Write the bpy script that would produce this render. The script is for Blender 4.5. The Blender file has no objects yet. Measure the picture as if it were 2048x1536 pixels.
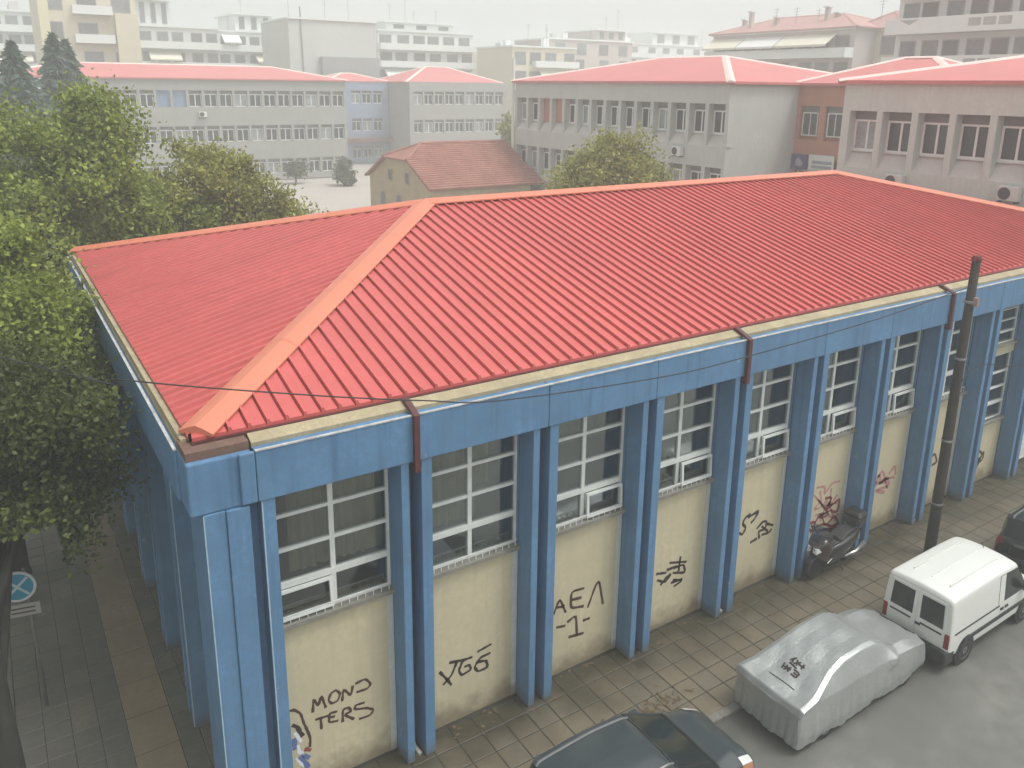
import bpy, math, random
import numpy as np
from mathutils import Vector, Matrix
random.seed(7); RNG = np.random.default_rng(7)
R = math.radians
S = bpy.context.scene
COL = S.collection

# ------------------------------------------------------------------ camera, world, sun, exposure
FPX, PY, SC = 1620.121, 595.831, 2.5
YAW, PIT, ROL = 0.57753, 0.25595, 0.01292
CAM = np.array([-0.7267, -4.3910, 4.5450]) * SC
_fw = np.array([math.sin(YAW)*math.cos(PIT), math.cos(YAW)*math.cos(PIT), -math.sin(PIT)])
_r0 = np.array([math.cos(YAW), -math.sin(YAW), 0.0]); _u0 = np.cross(_r0, _fw)
_rt = math.cos(ROL)*_r0 + math.sin(ROL)*_u0; _up = -math.sin(ROL)*_r0 + math.cos(ROL)*_u0
def ray(x, y): return _fw + _rt*(x-1024)/FPX - _up*(y-PY)/FPX
def on_y(x, y, Y): d = ray(x, y); return CAM + d*(Y-CAM[1])/d[1]
def on_x(x, y, X): d = ray(x, y); return CAM + d*(X-CAM[0])/d[0]
def on_z(x, y, Z=0.): d = ray(x, y); return CAM + d*(Z-CAM[2])/d[2]

cd = bpy.data.cameras.new('camera'); cam = bpy.data.objects.new('camera', cd); COL.objects.link(cam)
cd.sensor_fit = 'HORIZONTAL'; cd.sensor_width = 36; cd.lens = 36*FPX/2048
cd.shift_y = (PY-768)/2048; cd.clip_start = 0.1; cd.clip_end = 3000
m = Matrix([list(_rt)+[CAM[0]], list(_up)+[CAM[1]], list(-_fw)+[CAM[2]], [0, 0, 0, 1]])
m = Matrix(((_rt[0], _up[0], -_fw[0], CAM[0]), (_rt[1], _up[1], -_fw[1], CAM[1]), (_rt[2], _up[2], -_fw[2], CAM[2]), (0, 0, 0, 1)))
cam.matrix_world = m
S.camera = cam
S.render.resolution_x, S.render.resolution_y = 1024, 768

SUN_EL, SUN_AZ = 66, 135            # degrees; azimuth clockwise from +Y
W = bpy.data.worlds.new('World'); S.world = W; W.use_nodes = True
wn = W.node_tree.nodes; wl = W.node_tree.links
bg = wn['Background']; bg.inputs[1].default_value = 0.15
sk = wn.new('ShaderNodeTexSky'); sk.sky_type = 'NISHITA'; sk.sun_disc = False
sk.sun_elevation = R(SUN_EL); sk.sun_rotation = R(SUN_AZ); sk.air_density = 1.0; sk.dust_density = 4.0; sk.ozone_density = 1.0
hs = wn.new('ShaderNodeHueSaturation'); hs.inputs['Saturation'].default_value = 0.06
wl.new(sk.outputs[0], hs.inputs['Color']); tn = wn.new('ShaderNodeMix'); tn.data_type = 'RGBA'; tn.blend_type = 'MULTIPLY'; tn.inputs[0].default_value = 1; tn.inputs[7].default_value = (.975, 1, .985, 1)
wl.new(hs.outputs[0], tn.inputs[6]); wl.new(tn.outputs[2], bg.inputs[0])
sd = bpy.data.lights.new('sun', 'SUN'); sun = bpy.data.objects.new('sun', sd); COL.objects.link(sun)
sd.energy = 1.1; sd.angle = R(15); sd.color = (1, .985, .96)
sun.rotation_euler = Vector((math.sin(R(SUN_AZ))*math.cos(R(SUN_EL)), math.cos(R(SUN_AZ))*math.cos(R(SUN_EL)), math.sin(R(SUN_EL)))).to_track_quat('Z', 'Y').to_euler()
sun.location = (0, -40, 60)
S.view_settings.view_transform = 'Standard'; S.view_settings.look = 'None'
S.view_settings.exposure = 0.6; S.view_settings.gamma = 1.0; S.view_settings.use_curve_mapping = False
S.render.engine = 'CYCLES'
S.cycles.use_denoising = True
S.cycles.max_bounces = 6; S.cycles.diffuse_bounces = 3; S.cycles.glossy_bounces = 3; S.cycles.transparent_max_bounces = 12
S.cycles.volume_bounces = 2; S.cycles.transmission_bounces = 4

# ------------------------------------------------------------------ helpers
def link(o, parent=None):
    COL.objects.link(o)
    if parent is not None: o.parent = parent
    return o
def tag(o, label=None, cat=None, group=None, kind=None):
    if label: o['label'] = label
    if cat: o['category'] = cat
    if group: o['group'] = group
    if kind: o['kind'] = kind
    return o
def thing(name, label, cat, loc=(0, 0, 0), rz=0., group=None):
    o = bpy.data.objects.new(name, None); o.empty_display_size = .2
    link(o); o.location = loc; o.rotation_euler = (0, 0, rz)
    return tag(o, label, cat, group)
class MB:
    def __init__(s): s.v = []; s.f = []; s.m = []
    def add(s, vs, fs, mi=0):
        n = len(s.v); s.v += [tuple(map(float, p)) for p in vs]
        for f in fs: s.f.append(tuple(i+n for i in f)); s.m.append(mi)
        return s
    def box(s, x0, x1, y0, y1, z0, z1, mi=0):
        v = [(x, y, z) for x in (x0, x1) for y in (y0, y1) for z in (z0, z1)]
        return s.add(v, [(0, 1, 3, 2), (4, 6, 7, 5), (0, 4, 5, 1), (2, 3, 7, 6), (0, 2, 6, 4), (1, 5, 7, 3)], mi)
    def hexa(s, b, t, mi=0):      # four bottom, four top points, same winding (ccw from above)
        return s.add(list(b)+list(t), [(3, 2, 1, 0), (4, 5, 6, 7), (0, 1, 5, 4), (1, 2, 6, 5), (2, 3, 7, 6), (3, 0, 4, 7)], mi)
    def prism(s, poly, axis, a, b, mi=0):
        def P(p, t):
            return {'x': (t, p[0], p[1]), 'y': (p[0], t, p[1]), 'z': (p[0], p[1], t)}[axis]
        n = len(poly); v = [P(p, a) for p in poly]+[P(p, b) for p in poly]
        return s.add(v, [tuple(range(n))[::-1], tuple(range(n, 2*n))]+[(i, (i+1) % n, n+(i+1) % n, n+i) for i in range(n)], mi)
    def tube(s, pts, r, n=8, cap=True, mi=0):
        pts = [Vector(p) for p in pts]; rs = r if isinstance(r, (list, tuple)) else [r]*len(pts)
        rings = []; up = None
        for i, p in enumerate(pts):
            t = (pts[min(i+1, len(pts)-1)]-pts[max(i-1, 0)])
            t = t.normalized() if t.length > 1e-9 else Vector((0, 0, 1))
            if up is None: up = t.orthogonal().normalized()
            a = (up-t*up.dot(t)); a = a.normalized() if a.length > 1e-6 else t.orthogonal().normalized(); up = a; b = t.cross(a)
            rings.append([p+(a*math.cos(2*math.pi*k/n)+b*math.sin(2*math.pi*k/n))*rs[i] for k in range(n)])
        v = [q for g in rings for q in g]; f = []
        for i in range(len(pts)-1):
            for k in range(n): f.append((i*n+k, i*n+(k+1) % n, (i+1)*n+(k+1) % n, (i+1)*n+k))
        if cap: f += [tuple(range(n))[::-1], tuple((len(pts)-1)*n+k for k in range(n))]
        return s.add(v, f, mi)
    def lathe(s, prof, c, axis='z', n=20, mi=0):   # prof: (radius, height)
        v = []; f = []
        for (r, h) in prof:
            for k in range(n):
                a = 2*math.pi*k/n; p, q = r*math.cos(a), r*math.sin(a)
                o = {'z': (p, q, h), 'y': (p, h, q), 'x': (h, p, q)}[axis]
                v.append((c[0]+o[0], c[1]+o[1], c[2]+o[2]))
        for i in range(len(prof)-1):
            for k in range(n): f.append((i*n+k, i*n+(k+1) % n, (i+1)*n+(k+1) % n, (i+1)*n+k))
        if prof[0][0] > 1e-6: f.append(tuple(range(n))[::-1])
        if prof[-1][0] > 1e-6: f.append(tuple((len(prof)-1)*n+k for k in range(n)))
        return s.add(v, f, mi)
    def mesh(s, name, mats, smooth=False):
        me = bpy.data.meshes.new(name); me.from_pydata(s.v, [], s.f)
        for mm in (mats if isinstance(mats, (list, tuple)) else [mats]): me.materials.append(mm)
        if len(set(s.m)) > 1: me.polygons.foreach_set('material_index', s.m)
        if smooth: me.polygons.foreach_set('use_smooth', [True]*len(s.f))
        me.update(); return me
    def build(s, name, mats, parent=None, smooth=False, bevel=0, loc=None):
        o = bpy.data.objects.new(name, s.mesh(name, mats, smooth)); link(o, parent)
        if loc is not None: o.location = loc
        if bevel:
            b = o.modifiers.new('bevel', 'BEVEL'); b.width = bevel; b.segments = 2; b.limit_method = 'ANGLE'
        return o
def inst(name, me, parent=None, loc=(0, 0, 0), rot=(0, 0, 0), scale=None):
    o = bpy.data.objects.new(name, me); link(o, parent); o.location = loc; o.rotation_euler = rot
    if scale: o.scale = scale
    return o
def copy_tree(o, parent=None):
    c = o.copy(); link(c); c.parent = parent
    for ch in o.children: copy_tree(ch, c)
    return c
def fast_mesh(name, V, F, mat, uvcol=None):
    me = bpy.data.meshes.new(name); V = np.asarray(V, np.float32); F = np.asarray(F, np.int32)
    me.vertices.add(len(V)); me.vertices.foreach_set('co', V.ravel())
    k = F.shape[1]; me.loops.add(F.size); me.loops.foreach_set('vertex_index', F.ravel())
    me.polygons.add(len(F)); me.polygons.foreach_set('loop_start', np.arange(0, F.size, k, dtype=np.int32))
    me.polygons.foreach_set('loop_total', np.full(len(F), k, np.int32))
    if mat: me.materials.append(mat)
    me.update(); me.validate(); return me

# ------------------------------------------------------------------ materials
def srgb(r, g, b):
    f = lambda c: (c/255/12.92 if c <= 10 else ((c/255+.055)/1.055)**2.4)
    return (f(r), f(g), f(b))
MATS = {}
def mat(name, col, rough=.7, var=.15, scale=3., bump=.0, bscale=40., spec=.4, streak=0., dirt=None, metallic=0., coat=0., tint=None, svec=(1, 1, .06), chips=None):
    if name in MATS: return MATS[name]
    M = bpy.data.materials.new(name); M.use_nodes = True; MATS[name] = M
    n = M.node_tree.nodes; l = M.node_tree.links; b = n['Principled BSDF']
    b.inputs['Roughness'].default_value = rough; b.inputs['Specular IOR Level'].default_value = spec
    b.inputs['Metallic'].default_value = metallic; b.inputs['Coat Weight'].default_value = coat; b.inputs['Coat Roughness'].default_value = .12
    tc = n.new('ShaderNodeTexCoord'); geo = n.new('ShaderNodeNewGeometry')
    def noise(sc, det=4, vec=None, ro=.6):
        t = n.new('ShaderNodeTexNoise'); t.inputs['Scale'].default_value = sc; t.inputs['Detail'].default_value = det; t.inputs['Roughness'].default_value = ro
        l.new(vec if vec is not None else geo.outputs['Position'], t.inputs['Vector']); return t.outputs['Fac']
    def ramp(src, a, bb):
        t = n.new('ShaderNodeMapRange'); t.inputs[1].default_value = a; t.inputs[2].default_value = bb; t.clamp = True; l.new(src, t.inputs[0]); return t.outputs[0]
    def mix(fac, A, B, blend='MIX'):
        t = n.new('ShaderNodeMix'); t.data_type = 'RGBA'; t.blend_type = blend
        if hasattr(fac, 'links'): l.new(fac, t.inputs[0])
        else: t.inputs[0].default_value = fac
        for s_, i in ((A, 6), (B, 7)):
            if hasattr(s_, 'links'): l.new(s_, t.inputs[i])
            else: t.inputs[i].default_value = (*s_, 1)
        return t.outputs[2]
    c = mix(ramp(noise(scale), .3, .7), tuple(x*(1-var) for x in col), tuple(min(1, x*(1+var)) for x in col))
    c = mix(ramp(noise(scale*9, 3), .35, .75), c, tuple(x*(1-var*.9) for x in (tint or col)))
    if streak:
        mp = n.new('ShaderNodeMapping'); mp.inputs['Scale'].default_value = svec; l.new(geo.outputs['Position'], mp.inputs[0])
        c = mix(ramp(noise(7, 4, mp.outputs[0]), .5, .8), c, tuple(x*(1-streak) for x in col))
    if chips:
        c = mix(ramp(noise(3.1, 9, None, .72), chips[1], chips[1]+.04), c, chips[0])
    if dirt:      # dirt = (colour, height) : splash dirt with a ragged upper edge
        sx = n.new('ShaderNodeSeparateXYZ'); l.new(geo.outputs['Position'], sx.inputs[0])
        ad = n.new('ShaderNodeMath'); ad.operation = 'MULTIPLY_ADD'; l.new(noise(2.2, 5), ad.inputs[0]); ad.inputs[1].default_value = -dirt[1]*2.2; l.new(sx.outputs[2], ad.inputs[2])
        rr = n.new('ShaderNodeMapRange'); rr.inputs[1].default_value = -dirt[1]*.9; rr.inputs[2].default_value = dirt[1]*.1; rr.inputs[3].default_value = .75; rr.inputs[4].default_value = 0; rr.clamp = True; l.new(ad.outputs[0], rr.inputs[0])
        c = mix(rr.outputs[0], c, dirt[0])
    l.new(c, b.inputs['Base Color'])
    if bump:
        bp = n.new('ShaderNodeBump'); bp.inputs['Strength'].default_value = bump; bp.inputs['Distance'].default_value = .02
        l.new(noise(bscale, 4), bp.inputs['Height']); l.new(bp.outputs[0], b.inputs['Normal'])
    M['_'] = 1
    return M
def leafmat(name, c1, c2, tr=.35):
    M = bpy.data.materials.new(name); M.use_nodes = True; n = M.node_tree.nodes; l = M.node_tree.links
    b = n['Principled BSDF']; out = n['Material Output']; geo = n.new('ShaderNodeNewGeometry')
    t = n.new('ShaderNodeTexNoise'); t.inputs['Scale'].default_value = .9; t.inputs['Detail'].default_value = 3; l.new(geo.outputs['Position'], t.inputs['Vector'])
    ad = n.new('ShaderNodeMath'); ad.operation = 'MULTIPLY_ADD'; l.new(geo.outputs['Random Per Island'], ad.inputs[0]); ad.inputs[1].default_value = .5; l.new(t.outputs['Fac'], ad.inputs[2])
    mr = n.new('ShaderNodeMapRange'); mr.inputs[1].default_value = .4; mr.inputs[2].default_value = 1.05; l.new(ad.outputs[0], mr.inputs[0])
    mx = n.new('ShaderNodeMix'); mx.data_type = 'RGBA'; l.new(mr.outputs[0], mx.inputs[0]); mx.inputs[6].default_value = (*c1, 1); mx.inputs[7].default_value = (*c2, 1)
    l.new(mx.outputs[2], b.inputs['Base Color']); b.inputs['Roughness'].default_value = .5; b.inputs['Specular IOR Level'].default_value = .3
    tl = n.new('ShaderNodeBsdfTranslucent'); l.new(mx.outputs[2], tl.inputs[0])
    ms = n.new('ShaderNodeMixShader'); ms.inputs[0].default_value = tr; l.new(b.outputs[0], ms.inputs[1]); l.new(tl.outputs[0], ms.inputs[2]); l.new(ms.outputs[0], out.inputs[0])
    return M
def glassmat(name, tint, refl=.12, rough=.05):
    M = bpy.data.materials.new(name); M.use_nodes = True; n = M.node_tree.nodes; l = M.node_tree.links
    out = n['Material Output']; n.remove(n['Principled BSDF'])
    tr = n.new('ShaderNodeBsdfTransparent'); tr.inputs[0].default_value = (*tint, 1)
    gl = n.new('ShaderNodeBsdfGlossy'); gl.inputs[0].default_value = (.9, .92, .95, 1); gl.inputs[1].default_value = rough
    fr = n.new('ShaderNodeLayerWeight'); fr.inputs[0].default_value = .35
    ad = n.new('ShaderNodeMath'); ad.operation = 'MULTIPLY_ADD'; l.new(fr.outputs['Fresnel'], ad.inputs[0]); ad.inputs[1].default_value = .7; ad.inputs[2].default_value = refl*.4; ad.use_clamp = True
    ms = n.new('ShaderNodeMixShader'); l.new(ad.outputs[0], ms.inputs[0]); l.new(tr.outputs[0], ms.inputs[1]); l.new(gl.outputs[0], ms.inputs[2]); l.new(ms.outputs[0], out.inputs[0])
    return M

C_BLUE = (.098, .210, .365)
BLUE = mat('blue_paint', C_BLUE, .6, .2, 1.1, .3, 45, .35, streak=.32, tint=(.125, .23, .36), chips=((.30, .36, .40), .665))
BLUE_LOW = mat('blue_paint_fin', C_BLUE, .6, .2, 1.1, .3, 45, .35, streak=.3, tint=(.125, .23, .36), chips=((.30, .34, .36), .655), dirt=((.11, .11, .10), .22))
BEIGE = mat('beige_render', (.54, .475, .325), .85, .10, .9, .3, 70, .2, streak=.14, dirt=((.17, .13, .08), .42))
BEIGE_TOP = mat('beige_upstand', (.38, .32, .21), .85, .22, 2.5, .2, 60, .2)
TRIM = mat('grey_white_trim', (.52, .54, .52), .8, .12, 3, .1, 60, .2, dirt=((.16, .14, .11), .25))
LIP = mat('white_coping', (.50, .50, .50), .7, .4, 5)
ROOF = mat('red_roof_sheet', (.535, .108, .10), .36, .10, .45, .0, 30, .5, streak=.16, svec=(1, .05, .05))
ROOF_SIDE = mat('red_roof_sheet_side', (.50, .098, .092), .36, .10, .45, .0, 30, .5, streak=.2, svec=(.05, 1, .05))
CAP = mat('salmon_ridge_cap', (.60, .19, .115), .45, .06, 1.2, 0, 30, .5)
MAROON = mat('maroon_metal', (.10, .028, .030), .5, .2, 4)
WHITE = mat('white_frame_paint', (.66, .67, .64), .5, .12, 5)
SILL = mat('sill_grey', (.22, .21, .18), .8, .25, 6)
CURT = mat('khaki_curtain', (.31, .275, .20), .9, .12, 3)
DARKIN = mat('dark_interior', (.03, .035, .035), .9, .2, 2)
GLASS = glassmat('gym_glass', (.80, .84, .82), .10)
PAINT = {'black': mat('spray_black', (.035, .022, .02), .7, .2, 20), 'brown': mat('spray_brown', (.07, .03, .025), .7, .2, 20), 'red': mat('spray_red', (.26, .05, .05), .7, .2, 20),
         'pink': mat('spray_pink', (.46, .22, .20), .7, .2, 20), 'white': mat('spray_white', (.7, .72, .75), .7, .1, 20), 'blue': mat('spray_blue', (.12, .16, .34), .7, .2, 20)}
def wallfoot(M, y0, y1, col):
    n = M.node_tree.nodes; l = M.node_tree.links; b = n['Principled BSDF']; src = b.inputs['Base Color'].links[0].from_socket
    g_ = n.new('ShaderNodeNewGeometry'); sx = n.new('ShaderNodeSeparateXYZ'); l.new(g_.outputs['Position'], sx.inputs[0])
    t1 = n.new('ShaderNodeTexNoise'); t1.inputs['Scale'].default_value = 1.3; t1.inputs['Detail'].default_value = 6; l.new(g_.outputs['Position'], t1.inputs['Vector'])
    r1 = n.new('ShaderNodeMapRange'); r1.inputs[1].default_value = y0; r1.inputs[2].default_value = y1; l.new(sx.outputs[1], r1.inputs[0])
    ad = n.new('ShaderNodeMath'); ad.operation = 'ADD'; l.new(t1.outputs['Fac'], ad.inputs[0]); l.new(r1.outputs[0], ad.inputs[1])
    r2 = n.new('ShaderNodeMapRange'); r2.inputs[1].default_value = .62; r2.inputs[2].default_value = 1.25; r2.inputs[4].default_value = .9; l.new(ad.outputs[0], r2.inputs[0])
    mx = n.new('ShaderNodeMix'); mx.data_type = 'RGBA'; l.new(r2.outputs[0], mx.inputs[0]); l.new(src, mx.inputs[6]); mx.inputs[7].default_value = (*col, 1); l.new(mx.outputs[2], b.inputs['Base Color'])
TILE = mat('paving_tile', (.152, .124, .083), .45, .16, 1.1, .15, 70, .5)
TILE2 = mat('paving_tile_grey', (.142, .121, .085), .45, .16, 1.1, .15, 70, .5)
TILE3 = mat('paving_tile_dark', (.125, .118, .093), .45, .22, .8, .15, 70, .45)
TILE_S = mat('side_tile', (.140, .128, .098), .42, .2, 1.0, .15, 70, .5); TILE_S2 = mat('side_tile_grey', (.118, .114, .092), .42, .2, 1.0, .15, 70, .5)
for M_ in (TILE, TILE2): wallfoot(M_, -1.7, .1, (.030, .026, .012))
SLAB = mat('tan_slab', (.23, .185, .12), .5, .18, 1.0, .15, 60, .45)
GROUT = mat('grout', (.04, .036, .027), .9, .3, 4)
ASPH = mat('asphalt_wet', (.150, .146, .130), .30, .30, .28, .4, 110, .55)
for M_ in (ASPH,): wallfoot(M_, -5.2, -1.6, (.085, .082, .072))
KERB = mat('kerb_concrete', (.17, .16, .135), .75, .2, 3, .3, 50)
GROUND = mat('ground_far', (.20, .20, .18), .9, .2, .1)
YARD = mat('yard_concrete', (.42, .38, .34), .6, .1, .25, .1, 30)

# ------------------------------------------------------------------ ground, road, pavements
def struct(o): o['kind'] = 'structure'; return o
struct(MB().add([(-420, -420, -.115), (420, -420, -.115), (420, 420, -.115), (-420, 420, -.115)], [(0, 1, 2, 3)]).build('ground', GROUND))
struct(MB().add([(-11, -13, -.1), (120, -13, -.1), (120, 60, -.1), (-11, 60, -.1)], [(0, 1, 2, 3)]).build('road', ASPH))
struct(MB().box(-2.6, 70, -2.4, 75, -.25, -.012).build('pavement_bed', GROUT))
struct(MB().add([(.9, 15.2, .006), (70, 15.2, .006), (70, 75, .006), (.9, 75, .006)], [(0, 1, 2, 3)]).build('school_yard', YARD))
struct(MB().add([(-10, 75, -.09), (140, 75, -.09), (140, 140, -.09), (-10, 140, -.09)], [(0, 1, 2, 3)]).build('far_yard', YARD))

def tile_mesh(name, w, d, mt, h=.03, ch=.006):
    b = MB(); a, c = w/2, d/2
    b.hexa([(-a, -c, -h), (a, -c, -h), (a, c, -h), (-a, c, -h)], [(-a, -c, -ch), (a, -c, -ch), (a, c, -ch), (-a, c, -ch)])
    n = len(b.v); i = ch*1.2
    b.f = [f for k, f in enumerate(b.f) if k != 1]; b.m = [0]*len(b.f)
    b.v += [(-a+i, -c+i, 0), (a-i, -c+i, 0), (a-i, c-i, 0), (-a+i, c-i, 0)]
    t = [4, 5, 6, 7]; q = [n, n+1, n+2, n+3]
    b.f += [(t[k], t[(k+1) % 4], q[(k+1) % 4], q[k]) for k in range(4)]+[tuple(q)]; b.m = [0]*len(b.f)
    return b.mesh(name, mt)
def lay(parent, mes, cells, jit=.0025):
    for (x, y) in cells:
        o = inst('paving_tile', random.choice(mes), parent, (x, y, random.uniform(-jit, jit*.4)), (random.uniform(-.004, .004), random.uniform(-.004, .004), random.choice((0, math.pi))))
fp = struct(MB().box(-2.4, 33, -2.395, -.06, -.04, -.022).build('front_pavement', GROUT))
P = .47; me_t = [tile_mesh('paving_tile', .448, .448, t) for t in (TILE, TILE, TILE, TILE2, TILE2)]
lay(fp, me_t, [(1.9+.5*0+i*P, -2.165+j*P) for i in range(60) for j in range(5)])
bb = MB()
for i in range(-9, 0):
    for j in range(5): bb.box(1.9+i*P-.229, 1.9+i*P+.229, -2.165+j*P-.229, -2.165+j*P+.229, -.03, 0)
o = bb.build('paving_tile', TILE, fp); o['kind'] = 'stuff'
sp = struct(MB().box(-2.595, .55, .2, 24, -.04, -.022).build('side_pavement', GROUT))
me_d = [tile_mesh('paving_tile', .413, .44, t) for t in (TILE_S, TILE_S2, TILE_S2)]; me_n = [tile_mesh('paving_tile', .34, .44, t) for t in (TILE_S, TILE_S2)]
lay(sp, me_d, [(-2.385+i*.425, .45+j*.452) for i in range(4) for j in range(44)])
lay(sp, me_n, [(.02+i*.352, .45+j*.452) for i in range(2) for j in range(44)])
me_s = tile_mesh('paving_tile', .73, .98, SLAB)
for j in range(20): inst('paving_slab', me_s, sp, (-.53, .75+j*1.0, random.uniform(-.003, .001)))
kb = struct(MB().box(-2.73, 33, -2.54, -2.42, -.3, -.05).build('kerb', GROUT))
mk = MB().prism([(-2.56, -.2), (-2.405, -.2), (-2.405, .008), (-2.54, .008), (-2.56, -.015)], 'x', -.495, .495).mesh('kerb_stone', KERB)
for i in range(32): inst('kerb_stone', mk, kb, (-2.0+i, 0, random.uniform(-.004, .002)))
for i in range(26): inst('kerb_stone', mk, kb, (-.2, -1.9+i, random.uniform(-.004, .002)), (0, 0, -math.pi/2))

# ------------------------------------------------------------------ gymnasium
gym = thing('gymnasium', 'long blue and beige school gymnasium with ribbed red metal hip roof', 'building')
X0, BAY, NB, D = .54, 2.5, 12, .43
F1, GAP, F2 = .14, .21, .19; PW = F1+GAP+F2
ZS, ZB, ZT = 3.25, 5.66, 6.43          # sill, beam bottom, beam top
XR = X0+BAY*NB+PW+.44                   # right end
YB0, YD, XLW, NL = -.15, 14.9, .55, 6   # side wall bays
# dark box behind the glass, the interior's shade put into its colour
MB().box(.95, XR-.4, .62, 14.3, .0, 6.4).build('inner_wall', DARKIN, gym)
fin1 = MB().box(0, F1, -D, 0, 0, ZB).mesh('fin', BLUE_LOW); fin2 = MB().box(0, F2, -D, 0, 0, ZB).mesh('fin', BLUE_LOW)
def bev(o, w=.012):
    b = o.modifiers.new('bevel', 'BEVEL'); b.width = w; b.segments = 2; return o
panel_me = MB().box(0, BAY-PW, 0, .5, 0, ZS-.05).mesh('wall_panel', BEIGE)
trim_me = MB().box(0, .11, -.012, .0, 0, ZS-.06).mesh('edge_trim', TRIM)
groove_me = MB().box(0, PW, -.0, .5, 0, ZB+.3).mesh('pier_wall', BLUE_LOW)
beam_me = MB().box(.004, BAY-.004, -D-.02, .3, ZB, ZT).mesh('beam_segment', BLUE)
lip_me = MB().box(.002, BAY-.002, -D-.03, -D+.015, ZT, ZT+.02).mesh('coping', LIP)
up_me = MB().prism([(-D+.16, ZT-.02), (-.02, ZT-.02), (-.02, ZT+.15), (-D+.16, ZT+.06)], 'x', .0015, BAY-.0015).mesh('upstand', BEIGE_TOP)
up_joint = MB()

# one window: frame > bars, panes, sash, curtain
WW, WH = BAY-PW, ZB-ZS+.1
def frame_ring(b, x0, x1, z0, z1, y0, y1, t):
    b.box(x0, x1, y0, y1, z0, z0+t); b.box(x0, x1, y0, y1, z1-t, z1)
    b.box(x0, x0+t, y0, y1, z0+t, z1-t); b.box(x1-t, x1, y0, y1, z0+t, z1-t); return b
W_frame = frame_ring(MB(), 0, WW, 0, WH, .06, .14, .05).mesh('window', WHITE)
zr = [.62, 1.22, 1.80]                       # bars above the sill
W_mull = MB().box(WW/2-.04, WW/2+.04, .05, .13, .05, WH-.05).mesh('mullion', WHITE)
W_bar = MB().box(.05, WW-.05, .045, .125, -.028, .028).mesh('glazing_bar', WHITE)
W_tr = MB().box(.05, WW-.05, .04, .13, -.05, .05).mesh('transom', WHITE)
W_sill = MB().box(-.02, WW+.02, -.10, .06, -.07, 0).mesh('window_sill', SILL)
W_grille = MB()
for k in range(14): W_grille.box(.08+k*(WW-.16)/13-.006, .08+k*(WW-.16)/13+.006, -.05, -.038, 0, .13)
W_grille.box(.05, WW-.05, -.052, -.036, .12, .135)
W_gr = W_grille.mesh('sill_guard', WHITE)
W_sash = frame_ring(MB(), 0, WW/2-.10, 0, .5, -.03, .02, .05).mesh('sash', WHITE)
zs = [.05]+zr+[WH-.05]
W_pane = [MB().box(0, WW/2-.08, .085, .093, 0, zs[i+1]-zs[i]).mesh('pane', GLASS) for i in range(4)]
def curtain_mesh(x0, x1, z0, z1, seed):
    rr = random.Random(seed); b = MB(); n = max(6, int((x1-x0)/.05)); v = []; f = []
    for i in range(n+1):
        x = x0+(x1-x0)*i/n; y = .27+.03*math.sin(i*1.9+seed)+rr.uniform(-.008, .008)
        v += [(x, y, z0+rr.uniform(0, .04)), (x, y, z1)]
    f = [(2*i, 2*i+2, 2*i+3, 2*i+1) for i in range(n)]
    return b.add(v, f).mesh('curtain', CURT)
def gym_window(parent, loc, rz, kind, full=True):
    w = inst('window', W_frame, parent, loc, (0, 0, rz))
    inst('mullion', W_mull, w)
    for z in zr[1:]: inst('glazing_bar', W_bar, w, (0, 0, z))
    inst('transom', W_tr, w, (0, 0, zr[0])); inst('window_sill', W_sill, w)
    for i in range(4):
        for s_ in (0, 1): inst('pane', W_pane[i], w, (.05 if s_ == 0 else WW/2+.03, 0, zs[i]))
    if full:
        inst('sill_guard', W_gr, w)
        if kind[0] == 'L': inst('sash', W_sash, w, (.05, -.03, .06), (-.10, 0, 0))
        if kind[0] == 'R': inst('sash', W_sash, w, (WW/2+.05, -.03, .06), (-.06, 0, 0))
        for q, (a, b_, c, d_) in enumerate(kind[1]): inst('curtain', curtain_mesh(a*WW, b_*WW, c*WH, d_*WH, q+int(a*50)), w)
    return w
KW = [('L', [(.18, 1, .26, 1)]), ('N', [(0, .62, .26, 1), (.62, .75, .5, 1)]), ('R', [(0, 1, .62, 1)]), ('R', [(0, .8, .25, 1)]), ('R', [(0, .35, .3, 1), (.4, 1, .78, 1)]), ('R', [(0, .55, .3, 1)]),
      ('R', [(0, .2, .3, 1)]), ('N', [(0, .3, .3, 1)]), ('N', []), ('N', []), ('N', []), ('N', [])]
for k in range(NB+1):
    x = X0+BAY*k
    if k > 0: bev(inst('fin', fin1, gym, (x, 0, 0)))
    bev(inst('fin', fin2, gym, (x+F1+GAP, 0, 0)))
    inst('pier_wall', groove_me, gym, (x, .02, 0))
    if k < NB:
        xw = x+PW
        if k not in (8, 9):
            inst('wall_panel', panel_me, gym, (xw, .02, 0))
            inst('edge_trim', trim_me, gym, (xw+.0, .02, 0)); inst('edge_trim', trim_me, gym, (xw+WW-.11, .02, 0))
            gym_window(gym, (xw, .02, ZS), 0, KW[k])
        bev(inst('beam_segment', beam_me, gym, (x+.3, 0, 0)), .015)
        inst('coping', lip_me, gym, (x+.3, 0, 0)); inst('upstand', up_me, gym, (x+.3, 0, 0))
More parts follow.
